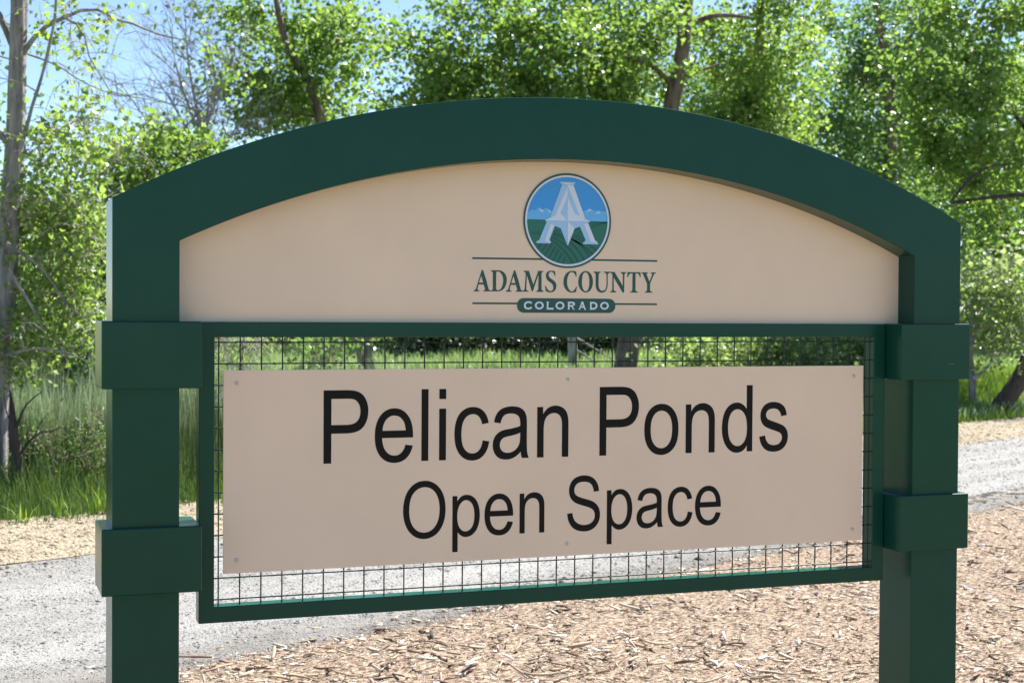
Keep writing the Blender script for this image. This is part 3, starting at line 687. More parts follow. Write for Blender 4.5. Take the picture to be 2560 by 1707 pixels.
def tree(name, label, cat, trunk, blobs, bark, leaf, size, shape=LEAF4, limbs=(), group=None, twigs=None, spread=.26, per=60, trunk_seg=12, wob=.05, branch=True, hang=.55, near_leaves=0, fine=3, crown='crown', base_drop=True, dens=1.0, fringe=5):
    """trunk: points with radius in the world; blobs: (centre, (rx, ry, rz), leaves)"""
    tp = [np.array(p[:3]) for p in trunk]; tr = [p[3] for p in trunk]
    if base_drop:
        b = tp[0].copy(); b[2] = -.15; top = tp[0]
        if top[2] > .05: tp.insert(0, b); tr.insert(0, tr[0] * 1.25)
        else: tp[0] = b
    TP, TR = resample(tp, tr, .12)
    root = empty(name, (TP[0][0], TP[0][1], 0)); tag(root, label, cat, group)
    pieces = [tube(TP, TR, trunk_seg, wob)]
    skP, skR = [TP], [TR]
    for lb in limbs:
        LP, LR = resample([np.array(p[:3]) for p in lb], [p[3] for p in lb], .08)
        pieces.append(tube(LP, LR, 8, .05)); skP.append(LP); skR.append(LR)
    V, F = join(pieces)
    link('trunk', mesh_np('trunk', V, F, True), bark, root)
    skP = np.concatenate(skP); skR = np.concatenate(skR)
    cl = []; 
    for ctr, rad, nl in blobs:
        nl = nl * dens; k = max(1, int(nl / per)); u = rng.normal(size=(k, 3)); u /= np.linalg.norm(u, axis=1)[:, None]
        q = np.asarray(ctr) + u * (rng.uniform(0, 1, (k, 1)) ** .5 * rng.uniform(.9, 1.22, (k, 1))) * np.asarray(rad); cl.append(q)
        for _ in range(fringe if k > 8 else 0):                        # loose sprays that break the outline
            v = rng.normal(size=3); v /= np.linalg.norm(v); e = np.asarray(ctr) + v * rng.uniform(.95, 1.3) * np.asarray(rad)
            cl.append(e + rng.normal(0, .22, (int(rng.integers(1, 4)), 3)) * np.asarray(rad) * .5)
    cl = np.concatenate(cl); cl = cl[cl[:, 2] > .15]
    bp = []
    if branch:
        d0 = np.min(np.linalg.norm(cl[:, None] - skP[None, ::2], axis=2), axis=1)
        for i in np.argsort(d0):
            c = cl[i]; dv = c - skP; dd = np.linalg.norm(dv, axis=1) + np.maximum(0, -dv[:, 2]) * .9
            j = int(np.argmin(dd)); a = skP[j]; L = np.linalg.norm(c - a)
            if L < .06: continue
            m = max(4, int(L / .18)); bpnt = curve_pts(a, c, m, .08 if c[2] > a[2] else .12, .06)
            r_ = min(skR[j] * .62, .006 + .011 * L); rr = np.linspace(r_, .0035, m); bp.append(tube(bpnt, rr, 5))
            skP = np.vstack([skP, bpnt[1:]]); skR = np.concatenate([skR, rr[1:]])
            for _ in range(fine):
                e = c + rng.normal(0, spread * .9, 3); bp.append(tube(curve_pts(bpnt[-2], e, 4, .05, .1), np.linspace(.004, .0016, 4), 3))
    if bp:
        V, F = join(bp); o = link('twigs', mesh_np('twigs', V, F, True), twigs or bark, root); o['kind'] = 'stuff'
    per_c = np.maximum(1, (per * rng.uniform(.35, 1.65, len(cl))).astype(int)); idx = np.repeat(np.arange(len(cl)), per_c)
    sp = spread * rng.uniform(.5, 1.5, len(cl))[idx]
    P = cl[idx] + rng.normal(size=(len(idx), 3)) * (sp[:, None] * np.array([1, 1, .75]))
    P = P[P[:, 2] > .05]
    if near_leaves:
        d = np.linalg.norm(P - CAMP, axis=1); ok = in_view(P, 0); order = np.argsort(np.where(ok, d, 1e9))[:near_leaves]; keep = np.ones(len(P), bool); keep[order] = False
        pv = []
        for i in range(8):
            me = leaves_mesh('leaf', np.zeros((1, 3)), size, shape, hang); me.materials.append(leaf); pv.append(me)
        for i in order:
            o = bpy.data.objects.new('leaf', pv[int(rng.integers(8))]); COL.objects.link(o); o.parent = root; o.location = P[i] - np.array(root.location); o.rotation_euler = (0, 0, rng.uniform(0, 6.28))
        P = P[keep]
    c_ = link(crown, leaves_mesh(crown, P, size, shape, hang), leaf, root)
    return root, len(P)

def T(d, *pts):                               # polyline given by picture positions at depth d: (px, py, radius[, extra depth])
    return [(*at(p[0], p[1], d + (p[3] if len(p) > 3 else 0)), p[2]) for p in pts]
def B(d, *bl):                                # leaf masses: (px, py, half width px, half height px, depth radius m, leaves, depth offset)
    k = d * 1.08844 / FPX
    return [(at(b[0], b[1], d + (b[6] if len(b) > 6 else 0)), (b[2] * k, b[4], b[3] * k), b[5]) for b in bl]
count = {}
# old cottonwood at the left edge
D = 12.6
lim = [T(D, (46, 135, .03), (60, 112, .024), (78, 88, .021), (105, 62, .019), (150, 40, .017), (185, 25, .015), (225, 23, .013), (265, 45, .012), (305, 55, .010), (360, 78, .008), (430, 94, .004)),
       T(D, (148, 42, .010), (175, 55, .009), (195, 85, .008), (205, 130, .007), (225, 165, .006), (250, 205, .005), (275, 262, .003)),
       T(D - .2, (132, -60, .011), (126, 40, .012), (112, 110, .013), (95, 180, .013), (75, 240, .014), (62, 290, .016), (46, 345, .018)),
       T(D + .1, (36, 118, .035), (22, 85, .032), (0, 40, .03), (-40, -30, .026), (-90, -140, .02)),
       T(D, (30, 345, .022), (5, 310, .02), (-30, 270, .018)), T(D, (40, 340, .02), (20, 330, .018), (-20, 300, .016)),
       T(D - .3, (60, 365, .006), (100, 325, .006), (150, 290, .005), (190, 272, .005), (240, 276, .004), (290, 310, .004), (355, 385, .003)),
       T(D - .2, (215, 420, .007), (270, 362, .006), (305, 325, .005), (338, 275, .003)),
       T(D - .3, (295, 356, .004), (340, 366, .004), (370, 420, .003)), T(D + .2, (50, 120, .01), (130, 150, .007), (190, 188, .006), (275, 220, .004), (340, 207, .002)),
       T(D + .2, (255, 210, .005), (300, 222, .004), (385, 235, .002)), T(D, (20, 480, .02), (110, 500, .013), (180, 470, .008), (225, 400, .004)),
       T(D - .2, (15, 560, .02), (90, 610, .012), (150, 690, .008), (205, 745, .004)), T(D - .4, (20, 620, .018), (70, 700, .01), (100, 760, .006), (95, 840, .003)),
       T(D - .3, (0, 820, .02), (80, 800, .01), (150, 808, .008), (200, 830, .004))]
for k in range(46):
    px, py = [(150, 42), (225, 24), (300, 55), (360, 78), (205, 130), (250, 205), (120, 150), (190, 190), (100, 320), (60, 250), (190, 272), (270, 362)][k % 12]
    px += rng.normal(0, 22); py += rng.normal(0, 14); dx, dy = rng.normal(25, 45), abs(rng.normal(55, 38))
    lim.append(T(D + rng.normal(0, .15), (px, py, .0032), (px + dx * .5, py + dy * .3 - 8, .0026), (px + dx * .85, py + dy * .7, .002), (px + dx, py + dy, .001)))
for k in range(26):
    px, py = rng.uniform(10, 220), rng.uniform(420, 830); dx, dy = rng.normal(20, 50), rng.normal(35, 40)
    lim.append(T(D - .5 + rng.normal(0, .25), (px, py, .0035), (px + dx * .5, py + dy * .4 - 8, .003), (px + dx, py + dy, .0012)))
c1, n1 = tree('cottonwood_tree', 'tall grey trunked cottonwood at the left edge with drooping twigs over the tall grass', 'tree',
     T(D, (-14, 1165, .10), (-4, 900, .088), (10, 700, .086), (25, 480, .082), (35, 330, .078), (44, 0, .067), (50, -300, .052), (64, -650, .02)),
     B(D, (130, 465, 105, 85, .35, 760), (75, 560, 90, 80, .3, 430, .3), (175, 570, 70, 90, .3, 560), (45, 440, 70, 55, .25, 260, .3), (130, 670, 105, 80, .35, 520, .1), (60, 770, 85, 70, .4, 420), (180, 730, 60, 60, .4, 330),
          (30, 850, 50, 50, .4, 110), (140, 240, 80, 110, .8, 190), (225, 325, 80, 60, .7, 80), (90, 330, 50, 50, .5, 160), (150, 60, 110, 60, .8, 150), (240, 40, 60, 40, .6, 40), (-80, 200, 60, 260, 1.0, 500),
          (-90, 560, 60, 200, .8, 500), (60, -250, 240, 150, 1.2, 700), (300, 290, 50, 50, .5, 14), (185, 330, 60, 60, .4, 120)),
     BARK_GREY, LEAF_B, .052, LEAF8, lim, twigs=TWIG, fringe=3, dens=1.2, spread=.13, per=13, trunk_seg=26, wob=.09, hang=.9, near_leaves=280, fine=2)
# small dead stump beside it
st = empty('dead_sapling', tuple(at(42, 1150, 12.3)[:2]) + (0,)); tag(st, 'dark dead sapling stump leaning beside the big trunk in the tall grass', 'dead tree')
D = 12.3
pc = [tube(*resample([p[:3] for p in q], [p[3] for p in q], .06), 9, .06) for q in (
    T(D, (46, 1185, .062), (42, 1130, .052), (38, 1040, .043), (30, 985, .038), (27, 930, .018), (22, 895, .006)), T(D, (44, 1045, .013), (68, 1012, .010), (95, 992, .008), (118, 990, .007), (140, 980, .005), (168, 990, .002)), T(D, (95, 992, .004), (106, 1020, .003), (104, 1050, .002)), T(D, (75, 1008, .004), (100, 960, .003), (128, 940, .001)), T(D, (30, 985, .008), (14, 940, .005), (8, 900, .002)),
    T(D, (36, 985, .016), (60, 930, .008), (95, 900, .004)), T(D - .2, (108, 1022, .006), (118, 1050, .005), (122, 1075, .005), (130, 1090, .003)), T(D - .2, (165, 1035, .004), (150, 1070, .005)))]
V, F = join(pc); link('trunk', mesh_np('trunk', V, F, True), BARK_DARK, st)

# bare dead tree against the sky
D = 23.0
dt = empty('dead_tree', tuple(at(470, 700, D)[:2]) + (0,)); tag(dt, 'bare dead tree with a fan of grey twigs against the blue sky', 'dead tree')
pc = []; stems = [T(D, (478, 460, .06), (470, 380, .05), (466, 330, .04), (452, 250, .03), (440, 190, .02), (430, 120, .012), (425, 40, .004)),
    T(D, (466, 340, .035), (450, 290, .028), (430, 235, .02), (415, 190, .014), (400, 130, .008), (392, 60, .003)), T(D, (464, 330, .03), (482, 270, .02), (500, 230, .012), (520, 170, .005)),
    T(D, (474, 380, .03), (430, 300, .022), (400, 245, .015), (370, 200, .009), (335, 175, .004)), T(D, (478, 400, .03), (400, 330, .018), (345, 285, .012), (300, 225, .008), (262, 170, .004)),
    T(D, (470, 350, .03), (478, 240, .018), (470, 150, .010), (478, 70, .004)), T(D, (476, 390, .02), (520, 320, .012), (560, 280, .005)), T(D, (440, 250, .014), (400, 240, .009), (350, 232, .004))]
sp_ = T(D, (480, 980, .09), (480, 800, .085), (480, 600, .075), (478, 455, .06)); sp_.insert(0, (sp_[0][0], sp_[0][1], -.1, .1))
RP, RR = resample([p[:3] for p in sp_], [p[3] for p in sp_], .2); link('trunk', mesh_np('trunk', *[x if i == 0 else [x] for i, x in enumerate(tube(RP, RR, 10, .05))], True), BARK_GREY, dt)
def fork(p, dirv, L, r, lev):
    e = p + dirv * L; P_ = curve_pts(p, e, 5, rng.normal(0, .05), .06); pc.append(tube(P_, np.linspace(r, r * .4, 5), 4 if r > .006 else 3))
    if lev == 0: return
    for _ in range(int(rng.integers(2, 5))):
        k = int(rng.integers(2, 5)); v = dirv + rng.normal(0, .55, 3); v[2] += .12; v /= np.linalg.norm(v); fork(P_[k], v, L * rng.uniform(.45, .8), r * .55, lev - 1)
for q in stems:
    SP, SR = resample([p[:3] for p in q], [p[3] for p in q], .1); pc.append(tube(SP, SR, 6, .04))
    for i in range(2, len(SP), 2):
        for _ in range(3):
            v = (SP[i] - SP[i - 2]); v /= np.linalg.norm(v) + 1e-9; v = v * .7 + rng.normal(0, .6, 3); v /= np.linalg.norm(v); fork(SP[i], v, rng.uniform(.3, .8), max(.007, SR[i] * .4), 2)
V, F = join(pc); link('branches', mesh_np('branches', V, F, True), TWIG_GREY, dt)

def add(*a, **k):
    r, n = tree(*a, **k); count[k.get('label', a[1])[:30]] = n; return r
# dark leafy tree just behind the left end of the arch
D = 17.0
add('cottonwood_tree', 'low dark leaved cottonwood just behind the left shoulder of the arch', 'tree', T(D, (350, 1000, .09), (352, 800, .08), (350, 600, .07), (345, 470, .05), (340, 400, .03)),
    B(D, (375, 335, 105, 50, .7, 620), (300, 380, 75, 50, .6, 560), (450, 375, 60, 45, .6, 420), (270, 430, 60, 40, .5, 400), (500, 200, 22, 40, .3, 50), (430, 95, 20, 15, .2, 22), (500, 130, 25, 18, .2, 30), (360, 470, 120, 50, .6, 600), (310, 600, 90, 90, .6, 400)), BARK_BROWN, LEAF_A, .068, LEAF8,
    [T(D, (345, 440, .03), (400, 375, .022), (460, 345, .016), (525, 325, .008)), T(D, (345, 400, .02), (420, 300, .01), (490, 210, .005), (480, 90, .003))], twigs=TWIG_BROWN, dens=.9, spread=.17, per=18, fine=2)
D = 24.0
add('cottonwood_tree', 'cottonwood with slender leaning trunk left of the sky gap', 'tree',
    T(D, (852, 930, .15), (835, 800, .125), (800, 600, .10), (760, 380, .085), (735, 270, .075), (695, 160, .065), (655, 90, .055), (625, -60, .045), (600, -300, .02)),
    B(D, (665, 70, 165, 105, 1.0, 5800, 1.1), (595, 175, 85, 100, .8, 3000), (760, 150, 95, 130, 1.1, 4600), (690, 270, 160, 70, .8, 4000, 1.1), (810, 40, 50, 50, .7, 900), (445, 30, 45, 32, .5, 420), (590, 285, 60, 45, .6, 900), (850, 90, 20, 40, .4, 150), (640, -170, 180, 110, 1.3, 2600), (455, 85, 34, 30, .4, 240)),
    BARK_BROWN, LEAF_A, .10, LEAF4, [T(D, (700, 165, .035), (740, 130, .025), (790, 80, .014), (840, 30, .006)), T(D, (735, 270, .03), (640, 250, .02), (560, 180, .012), (480, 90, .006))], twigs=TWIG_BROWN, dens=0.38, fine=1, spread=0.215, per=54)
D = 28.0
add('cottonwood_tree', 'big cottonwood with thick trunk leaning right above the arch', 'tree',
    T(D, (1425, 930, .25), (1440, 815, .205), (1470, 600, .18), (1508, 400, .165), (1540, 255, .15), (1566, 130, .135), (1572, 60, .13), (1577, 0, .12), (1590, -200, .09), (1600, -420, .05)),
    B(D, (1090, 150, 170, 120, 1.6, 8500), (990, 270, 85, 70, 1.0, 2300), (1280, 100, 150, 140, 1.6, 9500), (1410, 190, 95, 120, 1.2, 5500, .9), (1220, 270, 180, 60, 1.3, 5000), (1130, 20, 110, 80, 1.4, 3800), (1400, -60, 190, 100, 1.2, 4000, 1.6), (1590, 160, 24, 36, .3, 170, -.9), (1535, 50, 20, 40, .3, 170, -1.0), (905, 230, 40, 90, .6, 420), (960, 180, 50, 70, .7, 800), (1640, 60, 45, 60, .7, 1300, 1.2), (1480, 60, 65, 90, 1.0, 3300, .9)),
    BARK_BROWN, LEAF_A, .112, LEAF4, [T(D, (1565, 70, .07), (1600, 50, .055), (1650, 36, .045), (1720, 40, .03)), T(D, (1548, 200, .06), (1520, 170, .05), (1470, 140, .03), (1380, 120, .02), (1260, 90, .01)), T(D, (1552, 180, .05), (1600, 165, .035), (1650, 150, .02)),
     T(D, (1530, 320, .05), (1400, 290, .035), (1250, 240, .02), (1120, 135, .02), (1000, 150, .008))], twigs=TWIG_BROWN, dens=0.43, fine=1, spread=0.241, per=75, trunk_seg=18, wob=.08)
D = 30.5
add('cottonwood_tree', 'bright yellow green cottonwood right of the leaning trunk above the arch', 'tree',
    T(D, (1735, 930, .17), (1735, 600, .15), (1740, 350, .12), (1745, 100, .09), (1750, -200, .04)),
    B(D, (1710, 140, 105, 130, 1.0, 6800, .4), (1760, 280, 110, 90, 1.3, 5500), (1810, 60, 70, 90, 1.2, 3200), (1655, 270, 60, 70, .8, 2200), (1740, -60, 160, 90, 1.4, 2800), (1820, 320, 60, 50, .9, 1500), (1780, 180, 80, 80, 1.2, 3500, -.9)),
    BARK_BROWN, LEAF_B, .112, LEAF4, twigs=TWIG_BROWN, dens=0.31, fine=1, spread=0.241, per=80)
D = 37.0
add('cottonwood_tree', 'shaded cottonwood with a forked dark trunk behind the right half of the arch', 'tree',
    T(D, (2046, 930, .2), (2046, 500, .16), (2045, 280, .14), (2040, 160, .12), (2020, 60, .09), (1995, -100, .06), (1985, -300, .03)),
    B(D, (1975, 170, 95, 110, 1.4, 5400, 1.0), (1960, 330, 110, 90, 1.6, 5000), (2090, 320, 90, 110, 1.4, 5200, .8), (2095, 60, 90, 110, 1.3, 4600, 1.2), (1940, 30, 80, 90, 1.5, 2300), (2030, 450, 120, 70, 1.4, 4500), (2050, -120, 180, 100, 1.7, 2600), (2110, 190, 70, 70, 1.2, 2500)),
    BARK_BROWN, LEAF_C, .112, LEAF4, [T(D, (2042, 170, .08), (2062, 120, .06), (2095, 80, .045), (2130, 10, .02)), T(D, (2044, 230, .05), (2000, 200, .03), (1960, 150, .015))], twigs=TWIG_BROWN, dens=0.37, fine=1, spread=0.292, per=80)
D = 27.0
add('cottonwood_tree', 'leafy cottonwood with low spreading limbs above the right post', 'tree',
    T(D, (2296, 938, .155, -3.9), (2318, 908, .145, -3.9), (2354, 850, .135, -3.8), (2410, 700, .15, -3), (2450, 520, .14, -1.6), (2440, 300, .12), (2420, 50, .09), (2400, -250, .04)),
    B(D, (2250, 230, 125, 125, 1.3, 6200), (2290, 400, 95, 80, 1.1, 3800), (2200, 70, 90, 100, 1.3, 4500), (2330, 80, 90, 110, 1.4, 5000), (2190, 370, 70, 70, 1.1, 2600), (2280, 520, 80, 50, .9, 1500), (2160, 230, 60, 80, 1.1, 2500), (2300, -100, 200, 90, 1.5, 2600), (2440, 350, 80, 240, 1.2, 2600, 1.5), (2250, 600, 40, 40, .5, 300)),
    BARK_DARK, LEAF_A, .112, LEAF4, [T(D - 1.3, (2440, 470, .07), (2380, 448, .045), (2290, 452, .034), (2185, 466, .022)), T(D - 1.4, (2182, 465, .025), (2225, 415, .03), (2270, 385, .022), (2330, 375, .012)), T(D, (2430, 420, .08), (2360, 300, .05), (2270, 200, .03), (2200, 120, .015))],
    twigs=TWIG_BROWN, dens=0.31, fine=1, spread=0.232, per=72, trunk_seg=14)
# shrubs along the far edge
D = 23.4
add('willow_shrub', 'light green willow bush with grey dead stems behind the right post', 'bush', T(D, (2235, 935, .06), (2232, 850, .05), (2225, 780, .045), (2240, 700, .03), (2250, 640, .015)),
    B(D, (2270, 650, 80, 70, .7, 5200), (2230, 740, 45, 50, .7, 1500), (2330, 730, 60, 70, .9, 3300), (2228, 840, 28, 30, .5, 700), (2290, 800, 35, 35, .5, 900), (2360, 640, 60, 80, .9, 2500)), BARK_GREY, LEAF_D, .085, LEAF4,
    [T(D - .3, (2234, 870, .03), (2262, 850, .02), (2280, 830, .015), (2305, 845, .008)), T(D - .2, (2228, 800, .03), (2246, 760, .02), (2275, 745, .012)), T(D - .3, (2300, 770, .012), (2340, 790, .015), (2372, 810, .02)), T(D - .4, (2330, 765, .012), (2362, 752, .014), (2380, 750, .015))], twigs=TWIG_GREY, dens=0.2, spread=.22, per=32)
D = 24.5
add('willow_shrub', 'bright green bush showing through the wire mesh right of the trunk', 'bush', T(D, (1760, 960, .06), (1760, 850, .045), (1770, 760, .03), (1775, 690, .012)),
    B(D, (1640, 820, 110, 60, .9, 4200), (1790, 800, 110, 70, 1.0, 4800), (1920, 820, 80, 60, .9, 3000), (1740, 900, 160, 40, .9, 3000), (1980, 800, 50, 60, .7, 1500)), BARK_BROWN, LEAF_D, .10, LEAF4, twigs=TWIG_BROWN, dens=0.3, spread=.22, per=34)
D = 19.0
add('sapling', 'thin leafy sapling in front of the brown trunk, seen through the wire mesh', 'sapling', T(D, (735, 990, .03), (735, 900, .022), (745, 840, .015), (765, 785, .006)),
    B(D, (735, 818, 55, 28, .5, 230), (700, 800, 35, 25, .4, 90), (790, 786, 28, 14, .3, 30), (750, 880, 60, 40, .5, 400)), BARK_BROWN, LEAF_C, .066, LEAF8, twigs=TWIG_BROWN, spread=.16, per=12)
D = 16.0
add('sapling', 'leafy twiggy sapling by the left upright of the mesh frame', 'sapling', T(D, (545, 1000, .03), (548, 900, .024), (555, 820, .018), (560, 760, .01)),
    B(D, (560, 800, 50, 45, .4, 420), (515, 800, 30, 40, .4, 200), (620, 790, 25, 20, .3, 60), (530, 900, 60, 50, .5, 380)), BARK_BROWN, LEAF_D, .06, WILLOW, twigs=TWIG_GREY, spread=.16, per=14, hang=1.2)
D = 34.0
add('dead_tree', 'slim pale trunk left of the thick leaning trunk, seen under the top rail', 'tree', T(D, (1318, 900, .12), (1315, 800, .105), (1310, 700, .09), (1300, 500, .07), (1295, 300, .04)),
    B(D, (1300, 420, 120, 90, 1.2, 2600), (1290, 600, 90, 60, 1.0, 900)), BARK_GREY, LEAF_C, .085, LEAF4, [T(D, (1316, 800, .03), (1350, 820, .02), (1385, 845, .012)), T(D, (1314, 770, .025), (1365, 800, .018), (1420, 835, .01))], twigs=TWIG_GREY, spread=.32, per=40)

D = 12.9
add('weed_clump', 'dark leafy weeds in the tall grass between the dead sapling and the left post', 'weeds', T(D, (190, 1160, .012), (190, 1090, .009), (185, 1020, .005)),
    B(D, (195, 1050, 48, 42, .35, 620), (120, 1075, 50, 34, .35, 480), (225, 1000, 25, 40, .25, 260), (90, 1010, 30, 30, .25, 160)), BARK_DARK, LEAF_C, .042, WILLOW, twigs=TWIG_BROWN, spread=.1, per=16, fine=2, hang=.2)
D = 17.5
add('undergrowth_bush', 'dark scrubby bush with dry twigs under the left cottonwood, behind the reeds', 'bush', T(D, (150, 990, .03), (150, 900, .025), (160, 840, .02), (175, 780, .01)),
    B(D, (110, 825, 100, 38, .6, 1500), (215, 835, 50, 36, .5, 800), (170, 770, 60, 30, .5, 420), (30, 830, 50, 40, .5, 600)), BARK_DARK, LEAF_C, .07, LEAF4, [T(D - .3, (120, 850, .014), (180, 800, .012), (215, 775, .008), (235, 740, .004)), T(D - .3, (170, 900, .016), (205, 810, .014), (240, 770, .008)), T(D - .2, (60, 830, .01), (130, 805, .008), (210, 790, .004))], twigs=TWIG_GREY, spread=.2, per=24, fine=4)

# the line of trees behind the meadow, one by one
GR = 'trees in the far row behind the meadow'
LAB = ['round topped far tree, leftmost of the row behind the meadow', 'small far tree behind the dead bare tree', 'low far tree behind the dark leaved cottonwood', 'far tree behind the cottonwood beside the sky gap', 'far tree directly behind the sky gap', 'far tree behind the left branches of the big cottonwood',
       'far tree behind the slim pale trunk', 'far tree behind the thick leaning trunk', 'far tree behind the yellow green cottonwood', 'far tree between the yellow green and the forked cottonwoods', 'far tree behind the forked dark trunk', 'far tree right of the forked dark trunk', 'far tree behind the limbs over the right post', 'rightmost far tree at the edge of the picture']
FT_ = [(-60, 52, 470), (150, 55, 470), (330, 50, 480), (560, 54, 400), (800, 57, 330), (1010, 52, 260), (1210, 56, 120), (1400, 53, 60), (1590, 57, 80), (1790, 52, 150), (1960, 56, 90), (2120, 54, 40), (2290, 57, 120), (2450, 52, 60)]
for i, (px, d, top) in enumerate(FT_):
    h = (820 - top)
    add('background_tree', LAB[i], 'tree', T(d, (px, 800, .24), (px + 8, 650, .2), (px - 6, top + h * .45, .14), (px + 4, top + h * .15, .05)),
        B(d, (px, top + h * .30, 125, h * .24, 2.6, 2300), (px - 60, top + h * .55, 90, h * .22, 2.2, 1700), (px + 65, top + h * .52, 90, h * .22, 2.2, 1700), (px, top + h * .74, 130, h * .16, 2.2, 1900), (px - 10, top + h * .12, 70, h * .12, 1.6, 800), (px, 775, 130, 26, 1.8, 900 if i > 4 else 250)),
        BARK_DARK, (LEAF_C, LEAF_A, LEAF_C)[i % 3], .19, LEAF4, group=GR, spread=.62, per=60, fine=0)

LEAF_SHADE = mat_leaf('painted_shade_leaf', (.010, .024, .010), (.018, .038, .015), (.035, .060, .022), .2)  # near-black foliage of added bushes: the shade under the canopy put into colour
SHADE_LAB = ['dark juniper bush left of the others behind the meadow', 'second dark juniper bush, behind the left part of the board top', 'broad dark juniper bush in the middle of the juniper row', 'dark juniper bush beside the slim pale trunk', 'rightmost dark juniper bush, next to the thick leaning trunk']  # these 'junipers' are added dark bushes standing in for canopy shade
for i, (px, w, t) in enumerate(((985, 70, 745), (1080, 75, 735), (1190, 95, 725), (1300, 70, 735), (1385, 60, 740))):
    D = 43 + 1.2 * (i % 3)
    add('juniper_bush', SHADE_LAB[i], 'bush', T(D, (px, 815, .09), (px, 770, .07), (px + 4, t, .03)), B(D, (px, 772, w, 36, 1.3, 2300), (px + 10, 740, w * .7, 26, 1.0, 1100)), BARK_DARK, LEAF_SHADE, .15, LEAF4, group='dark junipers behind the meadow', dens=.6, spread=.42, per=60, fine=0)  # juniper_bush and its group: added bushes standing in for canopy shade

# ------------------------------------------------------------------ grasses
def blades(name, P, h, w, mat, lean=.25):
    n = len(P); yaw = rng.uniform(0, 6.283, n); a = np.stack([np.cos(yaw), np.sin(yaw), 0 * yaw], 1)
    ld = rng.uniform(0, 6.283, n); l = np.stack([np.cos(ld), np.sin(ld), 0 * ld], 1) * (np.abs(rng.normal(0, lean, n)) * h)[:, None]; up = np.array([0, 0, 1.0])
    w = w[:, None]; hh = h[:, None]; V = np.empty((n, 5, 3))
    V[:, 0] = P - a * w / 2; V[:, 1] = P + a * w / 2; mid = P + up * hh * .55 + l * .35
    V[:, 2] = mid + a * w * .42; V[:, 3] = mid - a * w * .42; V[:, 4] = P + up * hh * .97 + l
    o = 5 * np.arange(n)[:, None]
    return mesh_np(name, V.reshape(-1, 3), [(np.array([[3, 2, 4]]) + o), (np.array([[0, 1, 2, 3]]) + o)])
def mat_grass(name, stops, trans=.35, patch=None):
    m = Mat(name); g = m.n('NewGeometry'); c = m.ramp(g.outputs['Random Per Island'], stops)
    if patch: c = m.mix(m.ramp(m.noise(patch[0], 3), [(.4, (0, 0, 0)), (.62, (.7,) * 3)]), c, (*patch[1], 1))
    m.base(c, .5, .4); tr = m.n('BsdfTranslucent'); m.l(m.mix(1.0, c, (1.35, 1.4, .6, 1), 'MULTIPLY'), tr.inputs[0])
    mx = m.n('MixShader'); mx.inputs[0].default_value = trans; m.l(m.b.outputs[0], mx.inputs[1]); m.l(tr.outputs[0], mx.inputs[2]); m.l(mx.outputs[0], m.out.inputs[0]); return m.m
G1 = mat_grass('tall_grass_blade', [(0, (.022, .055, .014)), (.5, (.048, .100, .024)), (.86, (.09, .155, .04)), (.93, (.16, .22, .08)), (1, (.30, .27, .15))], .28, (.8, (.085, .135, .045)))
G2 = mat_grass('meadow_blade', [(0, (.20, .29, .16)), (.5, (.29, .37, .24)), (1, (.42, .46, .33))], .3, (.22, (.17, .28, .11)))
G3 = mat_grass('verge_blade', [(0, (.08, .16, .025)), (.6, (.14, .24, .04)), (1, (.28, .33, .10))], .4)
def mat_reed():
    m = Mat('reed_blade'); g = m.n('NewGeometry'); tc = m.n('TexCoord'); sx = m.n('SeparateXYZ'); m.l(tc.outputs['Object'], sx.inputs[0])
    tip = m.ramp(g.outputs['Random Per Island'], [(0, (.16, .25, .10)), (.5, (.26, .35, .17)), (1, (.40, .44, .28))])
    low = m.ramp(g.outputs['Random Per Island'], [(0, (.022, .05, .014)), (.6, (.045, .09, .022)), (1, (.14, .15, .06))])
    c = m.mix(m.ramp(sx.outputs[2], [(.40, (0, 0, 0)), (.74, (1, 1, 1))]), low, tip); m.base(c, .5, .4)  # pale tips are the plant's own; darker lower part has shade among blades painted in
    tr = m.n('BsdfTranslucent'); m.l(c, tr.inputs[0]); mx = m.n('MixShader'); mx.inputs[0].default_value = .3
    m.l(m.b.outputs[0], mx.inputs[1]); m.l(tr.outputs[0], mx.inputs[2]); m.l(mx.outputs[0], m.out.inputs[0]); return m.m
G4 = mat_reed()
def clumped(P, s, t, amount=.6, size=.11, every=40):
    n = len(P); k = max(1, n // every); c = P[rng.integers(0, n, k)]; g = rng.integers(0, k, n); mv = rng.uniform(size=n) < amount
    Q = np.where(mv[:, None], c[g] + rng.normal(0, size, (n, 3)) * np.array([1, 1, 0]), P)
    hk = np.where(mv, rng.uniform(.72, 1.25, k)[g], .8); d = Q[:, :2] - M0
    return Q, d @ E, d @ N, hk
def field(n, s0, s1, t0, t1):
    s = rng.uniform(s0, s1, n); t = rng.uniform(t0, t1, n); P = np.c_[lane_xy(s, t), np.zeros(n)]; return P, s, t
P, s_, t_ = field(62000, -4.5, 6, 4.25, 9.5)
e_ = 4.40 + .12 * vnoise(s_ * 2, s_ * 0, 3); k = (t_ > e_) & in_view(P + np.array([0, 0, .4]), .25); P, s_, t_ = P[k], s_[k], t_[k]
P, s_, t_, hk = clumped(P, s_, t_); ht = hk * np.clip((.10 + .22 * (t_ - 4.5)), .07, .72) * np.clip(.84 + .22 * vnoise(s_ * .9, t_ * .9, 5) + rng.normal(0, .14, len(P)), .3, 1.3)
tag(link('tall_grass', blades('tall_grass', P, ht * .86, rng.uniform(.006, .013, len(P)), None, .30), G1), 'tall uncut green grass beyond the left side of the road', 'grass', kind='stuff')
n_g1 = len(P)
P, s_, t_ = field(66000, -6, 7, 5.2, 12.5); k = in_view(P + np.array([0, 0, .5]), .2); P, s_, t_ = P[k], s_[k], t_[k]
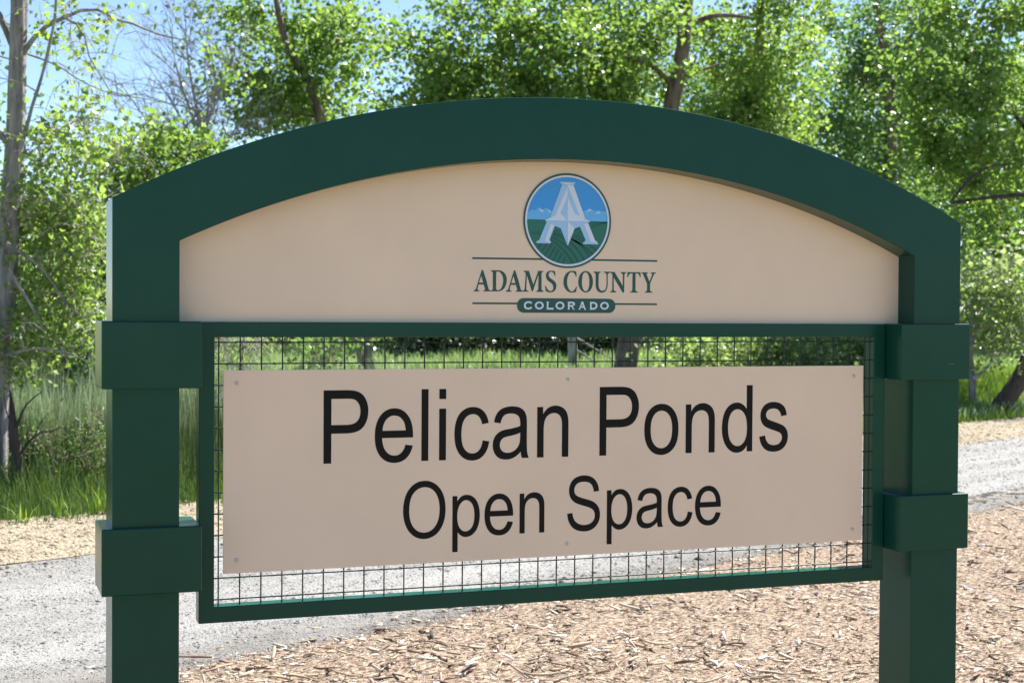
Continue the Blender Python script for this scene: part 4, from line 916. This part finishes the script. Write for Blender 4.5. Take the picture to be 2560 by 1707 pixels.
k = rng.uniform(size=len(P)) < np.clip((t_ - 5.2) / 1.5, 0, 1); P, s_, t_ = P[k], s_[k], t_[k]
P, s_, t_, hk = clumped(P, s_, t_, .7, .13, 50); ht = hk * np.clip((t_ - 4.6) / 1.9, .3, 1) * np.clip(.74 + .13 * vnoise(s_ * .8, t_ * .8, 15) + rng.normal(0, .15, len(P)), .45, 1.4)
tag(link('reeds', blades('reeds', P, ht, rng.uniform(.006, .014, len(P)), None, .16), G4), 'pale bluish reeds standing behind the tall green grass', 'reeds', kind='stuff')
n = 64000; dd = 16 + 44 * rng.uniform(0, 1, n) ** 1.5; px = rng.uniform(-150, 2500, n)
vx = (px * 1.08844 - 1280) / FPX; P = CAMP[None] + dd[:, None] * (FW[None] + vx[:, None] * RT[None]); P[:, 2] = 0
tt = (P[:, :2] - M0) @ N; k = (tt > 8.2) | ((tt > 4.7) & ((P[:, :2] - M0) @ E > 5)); P, dd = P[k], dd[k]
ht = np.clip(.40 + .12 * vnoise(P[:, 0] * .25, P[:, 1] * .25, 12), .3, 1.1) * rng.uniform(.7, 1.2, len(P))
tag(link('meadow_grass', blades('meadow_grass', P, ht * np.clip(dd / 30, .75, 1.0), .014 + .0014 * dd * rng.uniform(.6, 1.2, len(P)), None, .3), G2), 'pale green meadow grass running back to the far trees', 'grass', kind='stuff')
n_g2 = len(P)
P, s_, t_ = field(52000, 5, 24, 4.55, 9)
k = in_view(P, .05); P, t_, s_ = P[k], t_[k], s_[k]; ht = np.clip(.08 + .25 * (t_ - 4.5), .1, .5) * rng.uniform(.6, 1.3, len(P))
tag(link('verge_grass', blades('verge_grass', P, ht, rng.uniform(.008, .018, len(P)), None, .35), G3), 'bright short grass between the road edge and the trees on the right', 'grass', kind='stuff')
# single bright tufts at the front of the tall grass
TU = 'grass tufts along the gravel edge'
tl = ['pale grass tuft at the gravel edge nearest the left post', 'pale grass tuft second from the left post at the gravel edge', 'sparse grass tuft midway along the gravel edge at left', 'small grass tuft at the gravel edge closest to the grey trunk']
for (px, py, h, nb), lb in zip(((246, 1190, .19, 26), (215, 1192, .22, 16), (140, 1196, .20, 14), (45, 1208, .16, 12)), tl):
    c = floor_at(px, py); P = np.array(c)[None] + rng.normal(0, .03, (nb, 3)) * np.array([1, 1, 0]); P[:, 2] = .03
    o = link('grass_tuft', blades('grass_tuft', P - np.array([c[0], c[1], 0]), rng.uniform(.6, 1.2, nb) * h, rng.uniform(.008, .014, nb), None, .55), G3); o.location = (c[0], c[1], 0); tag(o, lb, 'grass tuft', TU)
print('COUNTS', n_gravel, n_verge, n_chip, n1, count, n_g1, n_g2)
print('TRIS', sum(len(o.data.loops) - 2 * len(o.data.polygons) for o in bpy.data.objects if o.type == 'MESH'))
